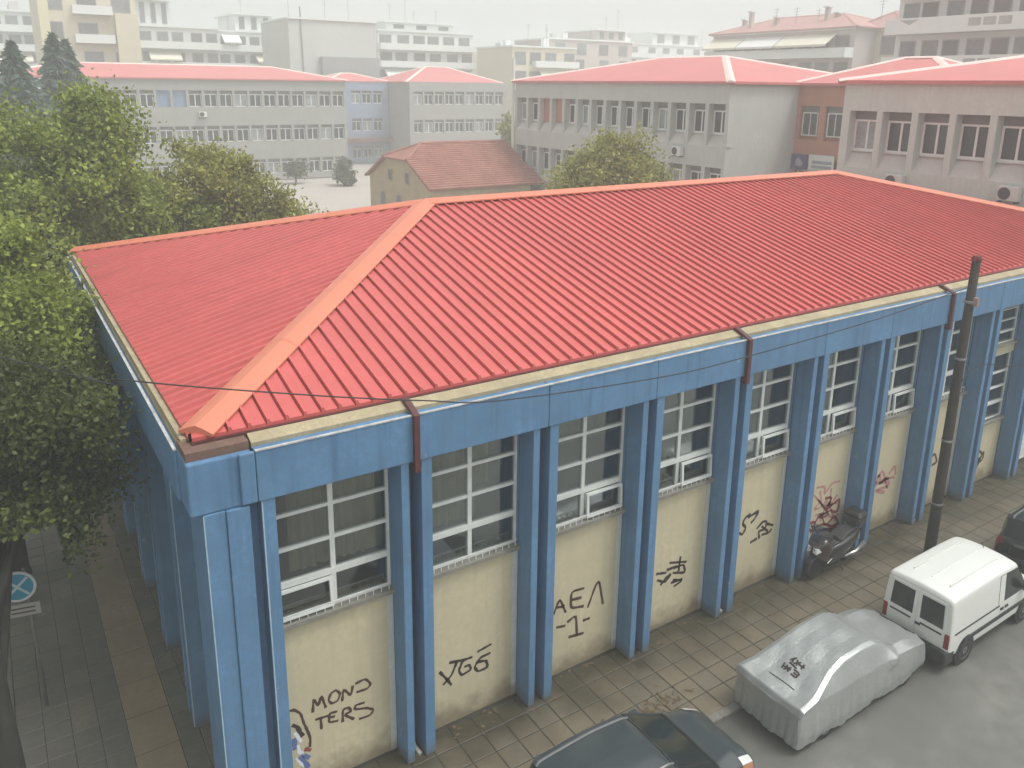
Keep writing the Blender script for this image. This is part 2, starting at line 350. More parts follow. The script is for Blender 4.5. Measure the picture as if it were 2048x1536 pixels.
# bay 8 : two smaller windows one above the other; bay 9 : shuttered door
xw = X0+BAY*8+PW
o = MB().box(0, WW, 0, .5, 0, 1.95).build('wall_panel', BEIGE, gym, loc=(xw, .02, 0)); MB().box(0, WW, 0, .5, 4.0, 4.32).build('wall_panel', BEIGE, gym, loc=(xw, .02, 0))
w = gym_window(gym, (xw, .02, 4.32), 0, ('N', []), False); w.scale = (1, 1, .565)
w = gym_window(gym, (xw, .02, 1.95), 0, ('N', []), False); w.scale = (1, 1, .81)
xw = X0+BAY*9+PW
MB().box(0, WW, 0, .5, 2.6, ZS-.05).build('wall_panel', BEIGE, gym, loc=(xw, .02, 0))
gym_window(gym, (xw, .02, ZS), 0, ('N', []), False)
sh = MB().box(0, WW, .12, .2, 0, 2.6).build('roller_shutter', WHITE, gym, loc=(xw, .02, 0))
ms = MB().prism([(.02, 0), (.12, 0), (.12, .17), (.06, .17)], 'x', .03, WW-.03).mesh('shutter_slat', WHITE)
for k in range(14): inst('shutter_slat', ms, sh, (0, 0, .06+k*.18))
# corner piers (front left and front right)
for sx, xb in ((1, 0.), (-1, XR)):
    X = lambda a: xb+sx*a
    def cb(b, a0, a1, y0, y1, z0, z1): b.box(min(X(a0), X(a1)), max(X(a0), X(a1)), y0, y1, z0, z1)
    b = MB(); cb(b, .10, .40, -D+.03, .6, 0, ZB-.03); bev(b.build('corner_pier', BLUE_LOW, gym))
    b = MB(); cb(b, .402, .72, -D-.005, .3, 0, ZB-.03); bev(b.build('corner_pier', BLUE_LOW, gym))
    b = MB(); cb(b, -.06, .81, -D+.045, .7, ZB-.03, ZT-.01); bev(b.build('corner_block', BLUE, gym), .03)
    b = MB(); cb(b, .62, .838, -D-.02, -D+.05, ZB, ZT); bev(b.build('beam_end', BLUE, gym), .02)
    b = MB(); cb(b, -.04, .80, -D+.13, .3, ZT-.01, ZT+.115); b.build('corner_cap', mat('brown_cap', (.17, .10, .075), .7, .3, 5), gym)
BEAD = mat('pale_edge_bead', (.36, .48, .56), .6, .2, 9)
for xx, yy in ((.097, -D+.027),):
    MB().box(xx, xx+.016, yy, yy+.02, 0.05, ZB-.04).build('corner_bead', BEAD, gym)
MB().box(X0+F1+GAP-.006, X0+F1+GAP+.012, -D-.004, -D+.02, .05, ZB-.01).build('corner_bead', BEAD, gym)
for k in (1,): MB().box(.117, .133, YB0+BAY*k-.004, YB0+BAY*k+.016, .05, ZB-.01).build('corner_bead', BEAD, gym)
# side wall (left) and rear/right shells
for k in range(NL+1):
    y = YB0+BAY*k
    for dy, wd in ((0, F1), (F1+GAP, F2)):
        if k == 0 and dy == 0: continue
        bev(MB().box(.12, XLW, y+dy, y+dy+wd, 0, ZB).build('fin', BLUE_LOW, gym))
    MB().box(XLW-.01, .95, y, y+PW, 0, ZB+.3).build('pier_wall', BLUE_LOW, gym)
    if k < NL:
        MB().box(XLW, .95, y+PW, y+BAY, 0, ZS-.05).build('wall_panel', BEIGE, gym)
        gym_window(gym, (XLW, y+BAY, ZS), -math.pi/2, ('N', [(0, .5, .3, 1)]), False)
        bev(MB().box(-.10, .9, y+.3+.004, y+.3+BAY-.004, ZB, ZT).build('beam_segment', BLUE, gym), .015)
        MB().box(-.11, -.065, y+.302, y+.3+BAY-.002, ZT, ZT+.02).build('coping', LIP, gym)
        MB().prism([(-.03, ZT-.02), (-.03, ZT+.05), (.5, ZT+.15), (.5, ZT-.02)], 'y', y+.3015, y+.3+BAY-.0015).build('upstand', BEIGE_TOP, gym)
MB().box(.1, XR-.1, 14.9, 15.25, 0, ZT).build('rear_wall', BEIGE, gym)
MB().box(XR-.9, XR-.1, .75, 14.9, 0, ZT).build('end_wall', BEIGE, gym)
# roof
EX0, EX1, EY0, EY1, ZE, ZRG = .12, XR-.05, .03, 14.87, 6.64, 8.45
HALF = (EY1-EY0)/2; SLP = (ZRG-ZE)/HALF
roof = MB().add([(EX0+.1, EY0+.1, ZE-.07), (EX1-.1, EY0+.1, ZE-.05), (EX1-.1, EY1-.1, ZE-.05), (EX0+.1, EY1-.1, ZE-.05), (EX0+HALF, EY0+HALF, ZRG-.06), (EX1-HALF, EY0+HALF, ZRG-.06)],
                [(0, 1, 5, 4), (3, 0, 4), (2, 3, 4, 5), (1, 2, 5), (0, 3, 2, 1)]).build('roof', ROOF, gym)
RP = .272; PROF = [(0, 0), (.196, 0), (.200, -.034), (.213, -.034), (.219, .055), (.252, .055), (.272, 0)]
def roof_panels(side):
    L = (EX1-EX0) if side == 'front' else (EY1-EY0)
    n = int(L/RP+.999)
    for i in range(n):
        v = []; f = []
        us = [min(i*RP+p[0], L) for p in PROF]
        for (u, p) in zip(us, PROF):
            run = max(.0, min(u, L-u, HALF))
            for t in (0, 1):
                rn = -.04 if t == 0 else run
                z = ZE+SLP*rn+p[1]
                v.append((EX0+u, EY0+rn, z) if side == 'front' else (EX0+rn, EY1-u, z))
        f = [(2*k, 2*k+2, 2*k+3, 2*k+1) for k in range(6)]
        # folded-down eave edge
        nb = len(v)
        for k in range(7): q = v[2*k]; v.append((q[0], q[1], ZE-.07))
        f += [(nb+k, nb+k+1, 2*k+2, 2*k) for k in range(6)]
        MB().add(v, f).build('roof_panel', ROOF if side == 'front' else ROOF_SIDE, roof)
roof_panels('front'); roof_panels('side')
def cap_piece(a, b, w, h, ends=(0, 0)):
    a = Vector(a); b = Vector(b); t = (b-a); tl = t.length; t.normalize(); s_ = Vector((t.y, -t.x, 0)).normalized()
    v = []
    for p in (a, b):
        v += [p+s_*w-Vector((0, 0, h)), p+s_*w*.42+Vector((0, 0, .012)), p+Vector((0, 0, .045)), p-s_*w*.42+Vector((0, 0, .012)), p-s_*w-Vector((0, 0, h))]
        v += [p+s_*w-Vector((0, 0, h+.03)), p-s_*w-Vector((0, 0, h+.03))]
    f = [(k, k+1, k+8, k+7) for k in range(4)]+[(5, 0, 7, 12), (4, 6, 13, 11), (0, 5, 6, 4, 3, 2, 1), (7, 8, 9, 10, 11, 13, 12)]
    return MB().add(v, f)
dz = .075
def hip_pts(x0, y0, x1, y1, n): return [(x0+(x1-x0)*i/n, y0+(y1-y0)*i/n, ZE+dz+(ZRG-ZE)*i/n) for i in range(n+1)]
for (a, b_) in (((EX0+.07, EY0+.07), (EX0+HALF, EY0+HALF)), ((EX0-.02, EY1+.02), (EX0+HALF, EY0+HALF)), ((EX1, EY0), (EX1-HALF, EY0+HALF)), ((EX1, EY1), (EX1-HALF, EY0+HALF))):
    pts = hip_pts(*a, *b_, 4)
    for i in range(4): cap_piece(pts[i], Vector(pts[i+1])+(Vector(pts[i+1])-Vector(pts[i]))*.01, .27, .055).build('hip_cap', CAP, roof)
nr = 6
for i in range(nr):
    xa = EX0+HALF-.05+(EX1-EX0-2*HALF+.1)*i/nr; xb = EX0+HALF-.05+(EX1-EX0-2*HALF+.1)*(i+1)/nr
    cap_piece((xa, EY0+HALF, ZRG+dz+.003), (xb+.02, EY0+HALF, ZRG+dz+.003), .25, .05).build('ridge_cap', CAP, roof)
MB().box(EX0-.02, EX1+.02, EY0-.10, EY0-.048, ZE-.12, ZE-.06).build('eaves_gutter', MAROON, roof)
MB().box(EX0-.13, EX0-.045, EY0+.1, EY1, ZE-.12, ZE-.055).build('eaves_gutter', BEIGE_TOP, roof)
# downpipes
for k in (1, 4, 7, 10):
    x = X0+BAY*k+F1+GAP*.5
    dp = MB().box(x-.045, x+.045, -D-.105, -D-.025, ZB-.06, ZT+.03).build('downpipe', MAROON, gym)
    MB().hexa([(x-.05, -D-.11, ZT+.03), (x+.05, -D-.11, ZT+.03), (x+.05, -D-.03, ZT+.03), (x-.05, -D-.03, ZT+.03)], [(x-.05, -.13, ZT+.19), (x+.05, -.13, ZT+.19), (x+.05, -.02, ZT+.12), (x-.05, -.02, ZT+.12)]).build('elbow', MAROON, dp)
    MB().box(x-.048, x+.048, -D-.107, -.05, ZB-.15, ZB-.062).build('elbow', MAROON, dp)
    MB().box(x-.045, x+.045, -.13, -.03, .12, ZB-.162).build('pipe', BLUE, dp)
    MB().tube([(x, -.08, .16), (x, -.16, .07), (x+.03, -.36, .03)], .04, 8).build('spout', mat('pale_pipe', (.5, .5, .46), .5, .2, 5), dp)
# graffiti: strokes read off the photograph, laid on the wall plane
def strokes(col, off, sc, lines, wd=.026, y=.0165):
    b = MB()
    for ln in lines:
        pts = [on_y(off[0]+px/sc, off[1]+pz/sc, y) for (px, pz) in ln]
        fine = []
        for i in range(len(pts)-1):
            for t in range(4): fine.append(pts[i]+(pts[i+1]-pts[i])*t/4)
        fine.append(pts[-1]); n = len(fine); v = []
        sm = [fine[max(0, i-1)]*.25+fine[i]*.5+fine[min(n-1, i+1)]*.25 if 0 < i < n-1 else fine[i] for i in range(n)]
        for i, p in enumerate(sm):
            t = sm[min(i+1, n-1)]-sm[max(i-1, 0)]; l_ = math.hypot(t[0], t[2]) or 1
            w_ = wd*1.35*(.75+.5*random.random())*.5; nx, nz = -t[2]/l_*w_, t[0]/l_*w_
            v += [(p[0]+nx, y, p[2]+nz), (p[0]-nx, y, p[2]-nz)]
        b.add(v, [(2*i, 2*i+2, 2*i+3, 2*i+1) for i in range(n-1)])
    return b.build('graffiti', PAINT[col], gym)
zA, zB = (350, 800), (800, 800)
strokes('brown', zA, 2.087, [[(575, 1305), (578, 1245), (598, 1280), (610, 1232), (630, 1285)], [(650, 1225), (640, 1255), (655, 1268), (680, 1255), (690, 1225), (672, 1210), (650, 1225)], [(698, 1258), (702, 1205), (735, 1235), (742, 1192)], [(752, 1185), (795, 1163), (818, 1185), (803, 1205), (757, 1220)],
    [(585, 1335), (640, 1318)], [(608, 1330), (612, 1374)], [(678, 1300), (645, 1308), (642, 1347), (682, 1338)], [(644, 1326), (668, 1320)], [(700, 1345), (700, 1292), (726, 1283), (736, 1300), (705, 1314), (748, 1332)], [(792, 1262), (752, 1275), (750, 1292), (802, 1285), (830, 1292), (815, 1316), (768, 1332)]], .034)
strokes('black', zB, 2.087, [[(205, 1097), (268, 1085)], [(238, 1092), (215, 1150), (180, 1190)], [(165, 1135), (195, 1165), (215, 1190)], [(303, 1072), (262, 1087), (245, 1130), (257, 1150), (297, 1125), (290, 1105), (268, 1114)], [(378, 1055), (335, 1075), (310, 1115), (325, 1134), (367, 1115), (360, 1087), (322, 1094)], [(322, 1052), (382, 1018)]], .04)
strokes('brown', zB, 2.087, [[(640, 897), (667, 828), (692, 887)], [(650, 868), (688, 860)], [(770, 785), (715, 800), (712, 870), (767, 860)], [(715, 835), (758, 824)], [(783, 867), (818, 770), (832, 755), (847, 852)], [(652, 950), (690, 942)], [(698, 928), (735, 897), (738, 985)], [(703, 990), (767, 972)], [(763, 921), (792, 910)]], .042)
zC = (1250, 950)
strokes('black', zC, 4.096, [[(255, 812), (340, 800)], [(262, 862), (330, 880), (380, 805), (335, 842), (290, 905)], [(375, 885), (470, 850)], [(365, 720), (505, 710)], [(400, 765), (480, 730), (495, 800), (390, 802)], [(455, 665), (438, 790)], [(398, 915), (475, 858), (390, 862)], [(340, 780), (430, 745)]], .045)
strokes('black', zC, 4.096, [[(1030, 320), (985, 350), (962, 400), (992, 430), (962, 490), (922, 472)], [(1008, 350), (1102, 288), (1060, 362), (1030, 395)], [(1078, 442), (1130, 380), (1162, 380), (1150, 442), (1092, 462), (1100, 522)], [(1165, 400), (1215, 412)], [(1118, 492), (1180, 470), (1202, 440)], [(1025, 555), (1082, 520)], [(1120, 420), (1170, 460)]], .05)
strokes('pink', zC, 4.096, [[(1570, 105), (1640, 92), (1630, 165), (1700, 62), (1762, 50)], [(1600, 130), (1610, 260), (1660, 200)], [(1690, 110), (1680, 250), (1740, 160)], [(1560, 330), (1640, 310), (1700, 350), (1750, 320)]], .05)
strokes('red', zC, 4.096, [[(1640, 192), (1700, 180), (1640, 292), (1702, 240), (1760, 192), (1742, 302), (1690, 300)], [(1502, 402), (1560, 382), (1540, 442), (1620, 400), (1700, 422), (1762, 382), (1700, 445), (1505, 455)], [(1560, 470), (1640, 440), (1740, 470)]], .06)
zD = (1650, 480)
strokes('pink', zD, 2.955, [[(280, 1412), (330, 1390), (320, 1442), (370, 1402), (382, 1452), (290, 1482), (352, 1492)], [(378, 1382), (415, 1330), (415, 1385)], [(300, 1440), (360, 1430)]], .07)
strokes('red', zC, 4.096, [[(1520, 480), (1600, 300), (1640, 420), (1720, 330), (1760, 430)], [(1580, 200), (1680, 330), (1560, 360), (1700, 280)]], .045)
strokes('pink', zC, 4.096, [[(1530, 150), (1600, 220), (1540, 290), (1640, 250), (1740, 230)], [(1600, 380), (1660, 200), (1720, 380)]], .04)
strokes('pink', zD, 2.955, [[(290, 1460), (340, 1350), (370, 1470)], [(330, 1420), (410, 1400)]], .06)
strokes('brown', zD, 2.955, [[(622, 1292), (650, 1260), (662, 1312), (630, 1332)], [(560, 1382), (576, 1420), (565, 1445)]], .06)
strokes('brown', zD, 2.955, [[(850, 1282), (900, 1240), (932, 1262), (900, 1322), (860, 1332), (930, 1302), (942, 1240), (890, 1352)], [(855, 1310), (920, 1290)]], .06)
zE = (360, 1336)
strokes('brown', zE, 6.827, [[(1482, 590), (1560, 572), (1650, 622), (1690, 752), (1740, 852), (1782, 962), (1772, 1082)]], .035)
strokes('black', zE, 6.827, [[(1530, 782), (1600, 802), (1642, 882), (1682, 932)]], .05)
strokes('red', zE, 6.827, [[(1700, 1105), (1790, 1122)]], .05)
strokes('white', zE, 6.827, [[(1612, 1052), (1630, 1160), (1690, 1150)], [(1592, 1232), (1652, 1302), (1702, 1342)], [(1570, 880), (1620, 960), (1660, 1010)]], .04, .017)
strokes('blue', zE, 6.827, [[(1556, 960), (1568, 1120)], [(1690, 1190), (1770, 1230)], [(1640, 1200), (1760, 1360)]], .06)
# dark and pale patches on the pier by the tag
strokes('black', zC, 4.096, [[(705, 520), (700, 600), (695, 650)]], .07)

# ------------------------------------------------------------------ school wings
CONC = mat('school_grey_render', (.48, .488, .46), .85, .08, .8, .1, 40, .2, streak=.12)
CONC2 = mat('school_apron', (.52, .50, .47), .85, .08, .8, 0, 40, .2)
CONC_F = mat('school_far_render', (.33, .325, .305), .85, .08, .8, .1, 40, .2, streak=.12)
BRICKRED = mat('school_terracotta', (.45, .21, .145), .85, .1, .8, 0, 40, .2)
SBLUE = mat('school_blue', (.26, .32, .42), .85, .1, .8, 0, 40, .2)
INFILL_R = mat('infill_red', (.42, .17, .13), .8, .1, 2)
INFILL_B = mat('infill_blue', (.20, .27, .38), .8, .1, 2)
FARROOF = mat('school_red_roof', (.55, .17, .16), .5, .08, .4, 0, 30, .4)
FARCAP = mat('pale_hip_cap', (.72, .55, .50), .6, .08, 2)
PANE = mat('dark_pane', (.045, .052, .055), .25, .35, .5, 0, 30, .6)
SWHITE = mat('school_frame_white', (.72, .73, .71), .5, .06, 2)
PANE2 = mat('pane_curtained', (.30, .32, .33), .2, .3, .6, 0, 30, .6)
BLIND = mat('grey_blind', (.17, .17, .165), .7, .15, 1.5)
def school_block(name, label, loc, rz, L, depth, x0, nb, bw, setb, wall, skip=None, splay=True, rows=((10.43, 8.58, 7.8), (6.48, 4.63, 3.85), (2.5, .9, .2)), top=11.75, infill=None):
    t = thing(name, label, 'building', loc, rz, 'school wings around the yard')
    rows = [r if splay else (r[0], r[1], r[1]) for r in rows]
    MB().box(0, L, setb+.12, depth, 0, top-.1).build('wall', wall, t)
    zt = top
    for (wt, ws, wa) in rows:
        MB().box(x0, x0+nb*bw, 0, setb+.12, wt, zt).build('spandrel', wall, t); zt = wa
    MB().box(x0, x0+nb*bw, 0, setb+.12, 0, zt).build('spandrel', wall, t)
    if x0 > .01: MB().box(0, x0-.002, 0, setb+.12, 0, top).build('end_wall', wall, t)
    if x0+nb*bw < L-.01: MB().box(x0+nb*bw+.002, L, 0, setb+.12, 0, top).build('end_wall', wall, t)
    fw_ = .30
    for (wt, ws, wa) in rows:
        fin_me = MB().box(-fw_/2, fw_/2, .004, setb+.12, wa, wt).mesh('fin', wall)
        ap_me = MB().prism([(.02, wa), (setb+.1, wa), (setb+.1, ws)], 'x', fw_/2, bw-fw_/2).mesh('apron', CONC2) if splay else None
        wb = bw-fw_; h = wt-ws
        fr = frame_ring(MB(), 0, wb, 0, h*.78, 0, .06, .09).box(wb*.5-.05, wb*.5+.05, -.01, .05, .09, h*.78-.09).mesh('window', SWHITE)
        pn = MB().box(0, wb*.5-.1, .03, .04, 0, h*.78-.14).mesh('pane', PANE); pn2 = MB().box(0, wb*.5-.1, .03, .04, 0, h*.78-.14).mesh('pane', PANE2)
        bl = MB().box(0, wb, .01, .05, 0, h*.22).mesh('blind_box', BLIND)
        sl = MB().box(-.02, wb+.02, -.10, .05, -.05, 0).mesh('window_sill', WHITE)
        for i in range(nb+1): inst('fin', fin_me, t, (x0+i*bw, 0, 0))
        for i in range(nb):
            if ap_me: inst('apron', ap_me, t, (x0+i*bw, 0, 0))
            ri = rows.index((wt, ws, wa))
            if infill and (ri, i) in infill:
                MB().box(x0+i*bw+fw_/2, x0+(i+1)*bw-fw_/2, setb-.06, setb+.1, ws, wt).build('infill_panel', infill[(ri, i)], t); continue
            w = inst('window', fr, t, (x0+i*bw+fw_/2, setb+.02, ws))
            pm = pn if (i*7+ri*3) % 5 else pn2
            inst('pane', pm, w, (.07, 0, .07)); inst('pane', pm, w, (wb*.5+.03, 0, .07))
            inst('blind_box', bl, w, (0, 0, h*.78)); inst('window_sill', sl, w)
    return t
def hip_roof(t, x0, x1, y0, y1, z0, zr, m=FARROOF, cap=FARCAP, ov=.25):
    x0 -= ov; x1 += ov; y0 -= ov; y1 += ov; h = min(x1-x0, y1-y0)/2
    if x1-x0 > y1-y0: a, b_ = (x0+h, (y0+y1)/2, zr), (x1-h, (y0+y1)/2, zr); f = [(0, 1, 5, 4), (3, 0, 4), (2, 3, 4, 5), (1, 2, 5)]; ed = [(0, 4), (3, 4), (1, 5), (2, 5), (4, 5)]
    else: a, b_ = ((x0+x1)/2, y0+h, zr), ((x0+x1)/2, y1-h, zr); f = [(0, 1, 4), (1, 2, 5, 4), (2, 3, 5), (3, 0, 4, 5)]; ed = [(0, 4), (1, 4), (2, 5), (3, 5), (4, 5)]
    v = [(x0, y0, z0), (x1, y0, z0), (x1, y1, z0), (x0, y1, z0), a, b_]
    w = [(p[0], p[1], z0-.16) for p in v[:4]]
    r = MB().add(v+w, f+[(0, 6, 7, 1), (1, 7, 8, 2), (2, 8, 9, 3), (3, 9, 6, 0), (9, 8, 7, 6)]).build('roof', m, t)
    for (i, j) in ed:
        if (Vector(v[i])-Vector(v[j])).length > .5: cap_piece(Vector(v[i])+Vector((0, 0, .03)), Vector(v[j])+Vector((0, 0, .03)), .28, .07).build('hip_cap', cap, r)
    return r
# far wing across the yard
YA = 87.35
A = school_block('school_wing', 'long far grey school wing across the yard, two blue infill bays', (6.0, YA, 0), 0, 31.2, 14, .65, 18, 1.69, .28, CONC_F, splay=False, rows=((10.43, 8.62, 0), (6.48, 4.65, 0), (2.5, .75, 0)), infill={(0, 6): INFILL_B, (0, 5): INFILL_B})
hip_roof(A, -6, 31.2, .0, 14, 11.78, 13.3)
# set-back blue link and the wing beyond it
tb = on_y(778, 250, 103.); tw0 = on_y(695, 250, 103.)
Bl = school_block('school_wing', 'recessed dusty blue school link between two far grey wings', (tw0[0]-1, 103, 0), 0, tb[0]-tw0[0]+1, 8, 1.6, 3, 1.72, .28, SBLUE, splay=False, rows=((10.43, 8.62, 0), (6.48, 4.65, 0), (2.5, .75, 0)))
MB().box(-.5, tb[0]-tw0[0]+1.0, -1.4, -.02, 3.1, 3.7).build('canopy', mat('maroon_canopy', (.20, .09, .085), .8, .1, 1), Bl)
Yw = 96.; xw1 = on_y(1012, 250, Yw)[0]
Aw = school_block('school_wing', 'far grey school wing with two window rows behind the tiled house', (tb[0]+.1, Yw, 0), 0, xw1-tb[0], 14, .5, 9, (xw1-tb[0]-1.0)/9, .28, CONC_F, splay=False, rows=((10.43, 8.62, 0), (6.48, 4.65, 0), (2.5, .75, 0)))
hip_roof(Bl, -2, tb[0]-tw0[0]+1, .2, 8, 11.78, 12.9); hip_roof(Aw, 0, xw1-tb[0]-.5, 1.0, 13, 11.78, 14.0)
# middle wing facing the yard
XB_ = 37.2
B = school_block('school_wing', 'grey three storey school wing with splayed window bays and two red infills', (XB_, 48.75, 0), -math.pi/2, 24.0, 17, .1, 14, 1.70, .5, CONC, infill={(0, 2): INFILL_R, (0, 3): INFILL_R})
hip_roof(B, 0, 24.0, 0, 17, 11.80, 13.7)
# terracotta link
Lk = thing('school_link', 'terracotta school link block between the two nearer grey wings', 'building', (43.67, 24.9, 0), -math.pi/2, 'school wings around the yard')
MB().box(0, 11, .3, 9, 0, 11.7).build('wall', BRICKRED, Lk)
for z0, z1 in ((10.35, 11.75), (6.9, 8.2), (0, 4.6)): MB().box(.05, 11, 0, .3, z0, z1).build('spandrel', BRICKRED, Lk)
for i in range(6): MB().box(.0+i*1.9, .45+i*1.9, .003, .3, 4.6, 10.35).build('fin', BRICKRED, Lk)
frl = frame_ring(MB(), 0, 1.2, 0, 1.5, .1, .18, .08).box(.57, .63, .1, .17, .08, 1.42).mesh('window', WHITE)
pl = MB().box(.08, 1.12, .13, .14, .08, 1.42).mesh('pane', PANE)
for i in range(5):
    for z in (8.45, 4.75):
        w = inst('window', frl, Lk, (.57+i*1.9, 0, z)); inst('pane', pl, w)
        MB().box(0, 1.42, .15, .29, 1.52, 1.95).build('blind_box', BLIND, w)
hip_roof(Lk, 0, 11, 0, 9, 11.78, 13.4)
# right-hand wing
XC_ = 33.3
Cw = school_block('school_wing', 'nearest grey school wing with large splayed window bays at right', (XC_, 13.95, 0), -math.pi/2, 24, 16, .25, 13, 1.715, .5, mat('school_near_render', (.54, .575, .535), .85, .08, .8, .1, 40, .2, streak=.14))
hip_roof(Cw, 0, 24, 0, 16, 11.82, 13.5)
# boards on the link
sb = thing('blue_board', 'dark blue board with pale emblem on terracotta link wall', 'sign', (43.6, 24.75, 6.25), -math.pi/2)
MB().box(0, 1.25, -.06, 0, 0, 1.0).build('panel', mat('board_blue', (.055, .06, .17), .6, .2, 3), sb)
MB().prism([(.4, .25), (.85, .2), (.95, .45), (.6, .8), (.35, .6)], 'y', -.068, -.062).build('emblem', mat('board_pale', (.35, .33, .42), .6, .2, 8), sb)
sw = thing('white_board', 'white board with dark bars on terracotta link wall', 'sign', (43.6, 23.35, 6.3), -math.pi/2)
MB().box(0, 1.9, -.06, 0, 0, 1.0).build('panel', WHITE, sw)
for z in (.12, .42): MB().box(.25, 1.75, -.067, -.061, z, z+.2).build('bar', mat('board_grey', (.3, .32, .36), .6, .2, 3), sw)
# air conditioners
ACW = mat('ac_white', (.6, .6, .57), .6, .08, 3); ACD = mat('ac_dark', (.05, .05, .05), .6, .1, 3)
def ac_unit(p, rz, label):
    t = thing('air_conditioner', label, 'air conditioner', p, rz, 'air conditioners on the school walls')
    MB().box(-.42, .42, -.38, -.05, .08, .68).build('casing', ACW, t, bevel=.03)
    MB().lathe([(.02, -.382), (.24, -.384), (.25, -.395), (.22, -.395)], (-.12, 0, .38), 'y', 20).build('fan_grille', ACD, t)
    for sx in (-.33, .33): MB().box(sx-.02, sx+.02, -.4, 0, 0, .06).build('bracket', ACD, t)
p = on_x(1797, 345, XC_); ac_unit((XC_, p[1], 7.0), -math.pi/2, 'white air conditioner on the nearest grey wing, left of two')
p = on_x(2027, 366, XC_); ac_unit((XC_, p[1], 7.0), -math.pi/2, 'white air conditioner on the nearest grey wing at the photo edge')
p = on_x(1360, 295, XB_); ac_unit((XB_, p[1], 6.95), -math.pi/2, 'white air conditioner on middle wing above the yard tree')
p = on_y(405, 230, YA); ac_unit((p[0], YA, p[2]-.3), 0, 'small white air conditioner high on the far wing')
# pipe at the middle wing's far corner
dp = thing('white_drainpipe', 'white drainpipe at the far corner of the middle wing', 'pipe', (37.1, 48.95, 0)); MB().tube([(0, 0, 0), (0, 0, 13.6)], .13, 10).build('pipe', WHITE, dp)
for z in (2, 5, 8, 11): MB().lathe([(.15, z), (.17, z+.02), (.17, z+.1), (.15, z+.12)], (0, 0, 0), 'z', 10).build('clamp', WHITE, dp)

# ------------------------------------------------------------------ old tiled house in the yard
OCH = mat('ochre_stone', (.42, .34, .21), .9, .22, 1.3, .3, 20, .2)
RTILE = mat('clay_roof_tile', (.34, .15, .115), .85, .22, .9, .2, 20, .2)
hx0, hx1, hy0, hy1, hze, hzr = 26.2, 35.6, 43.6, 56.0, 3.7, 6.7
H = thing('tiled_house', 'old ochre house with clay tiled half-hipped roof in the school yard', 'house', (0, 0, 0))
MB().box(hx0+.4, hx1, hy0+.3, hy1-.3, 0, hze).build('wall', OCH, H)
hm = (hy0+hy1)/2
gz = 5.6; fr_ = (gz-hze)/(hzr-hze)
MB().add([(hx0+.4, hy0+.3, hze), (hx0+.4, hy1-.3, hze), (hx0+.4, hm+(hy1-hm)*(1-fr_), gz), (hx0+.4, hm-(hm-hy0)*(1-fr_), gz), (hx0+.8, hy0+.3, hze), (hx0+.8, hy1-.3, hze), (hx0+.8, hm+(hy1-hm)*(1-fr_), gz), (hx0+.8, hm-(hm-hy0)*(1-fr_), gz)],
         [(3, 2, 1, 0), (4, 5, 6, 7), (0, 1, 5, 4), (1, 2, 6, 5), (2, 3, 7, 6), (3, 0, 4, 7)]).build('gable', OCH, H)
rh = MB().add([(hx0, hy0, hze), (hx1+1.2, hy0, hze), (hx1+1.2, hm, hzr), (hx0+2.4, hm, hzr), (hx0, hm-(hm-hy0)*(1-fr_), gz), (hx0, hm+(hy1-hm)*(1-fr_), gz), (hx0, hy1, hze), (hx1+1.2, hy1, hze)],
         [(0, 1, 2, 3, 4), (4, 3, 5), (3, 2, 7, 6, 5)]).build('roof', RTILE, H)
sm_ = rh.modifiers.new('solid', 'SOLIDIFY'); sm_.thickness = .14; sm_.offset = -1
ln = math.hypot(hm-hy0, hzr-hze); nrow = 22
for i in range(nrow):           # courses of tiles, each a ridge of its own
    t0, t1 = i/nrow, (i+1)/nrow; y0_, y1_ = hy0+(hm-hy0)*t0, hy0+(hm-hy0)*t1; z0_, z1_ = hze+(hzr-hze)*t0, hze+(hzr-hze)*t1
    xs = hx0 if t1 <= fr_ else hx0+2.4*((t1-fr_)/(1-fr_))
    MB().add([(xs, y0_-.03, z0_+.09), (hx1+1.2, y0_-.03, z0_+.09), (hx1+1.2, y1_, z1_+.02), (xs, y1_, z1_+.02), (xs, y0_-.03, z0_+.01), (hx1+1.2, y0_-.03, z0_+.01)], [(0, 1, 2, 3), (4, 5, 1, 0)]).build('tile_course', RTILE, rh)
cap_piece((hx0+2.4, hm, hzr+.1), (hx1+1.2, hm, hzr+.1), .16, .05).build('ridge_cap', RTILE, rh)
for s_ in (-1, 1): cap_piece((hx0, hm+s_*(hm-hy0)*(1-fr_), gz+.08), (hx0+2.4, hm, hzr+.08), .14, .05).build('hip_cap', RTILE, rh)
for yy, zz, ww, hh in ((hm-1.6, 3.6, .7, 1.0), (hm+1.6, 3.6, .7, 1.0), (hm-3.2, 1.1, .9, 1.5), (hm, 1.1, .9, 1.5), (hm+3.2, 1.1, .9, 1.5)):
    b = MB(); b.box(hx0+.33, hx0+.42, yy-ww/2, yy+ww/2, zz, zz+hh); w = b.build('window', mat('house_frame', (.30, .26, .19), .8, .1, 3), H)
    MB().box(hx0+.315, hx0+.328, yy-ww/2+.1, yy+ww/2-.1, zz+.1, zz+hh-.1).build('pane', PANE, w)

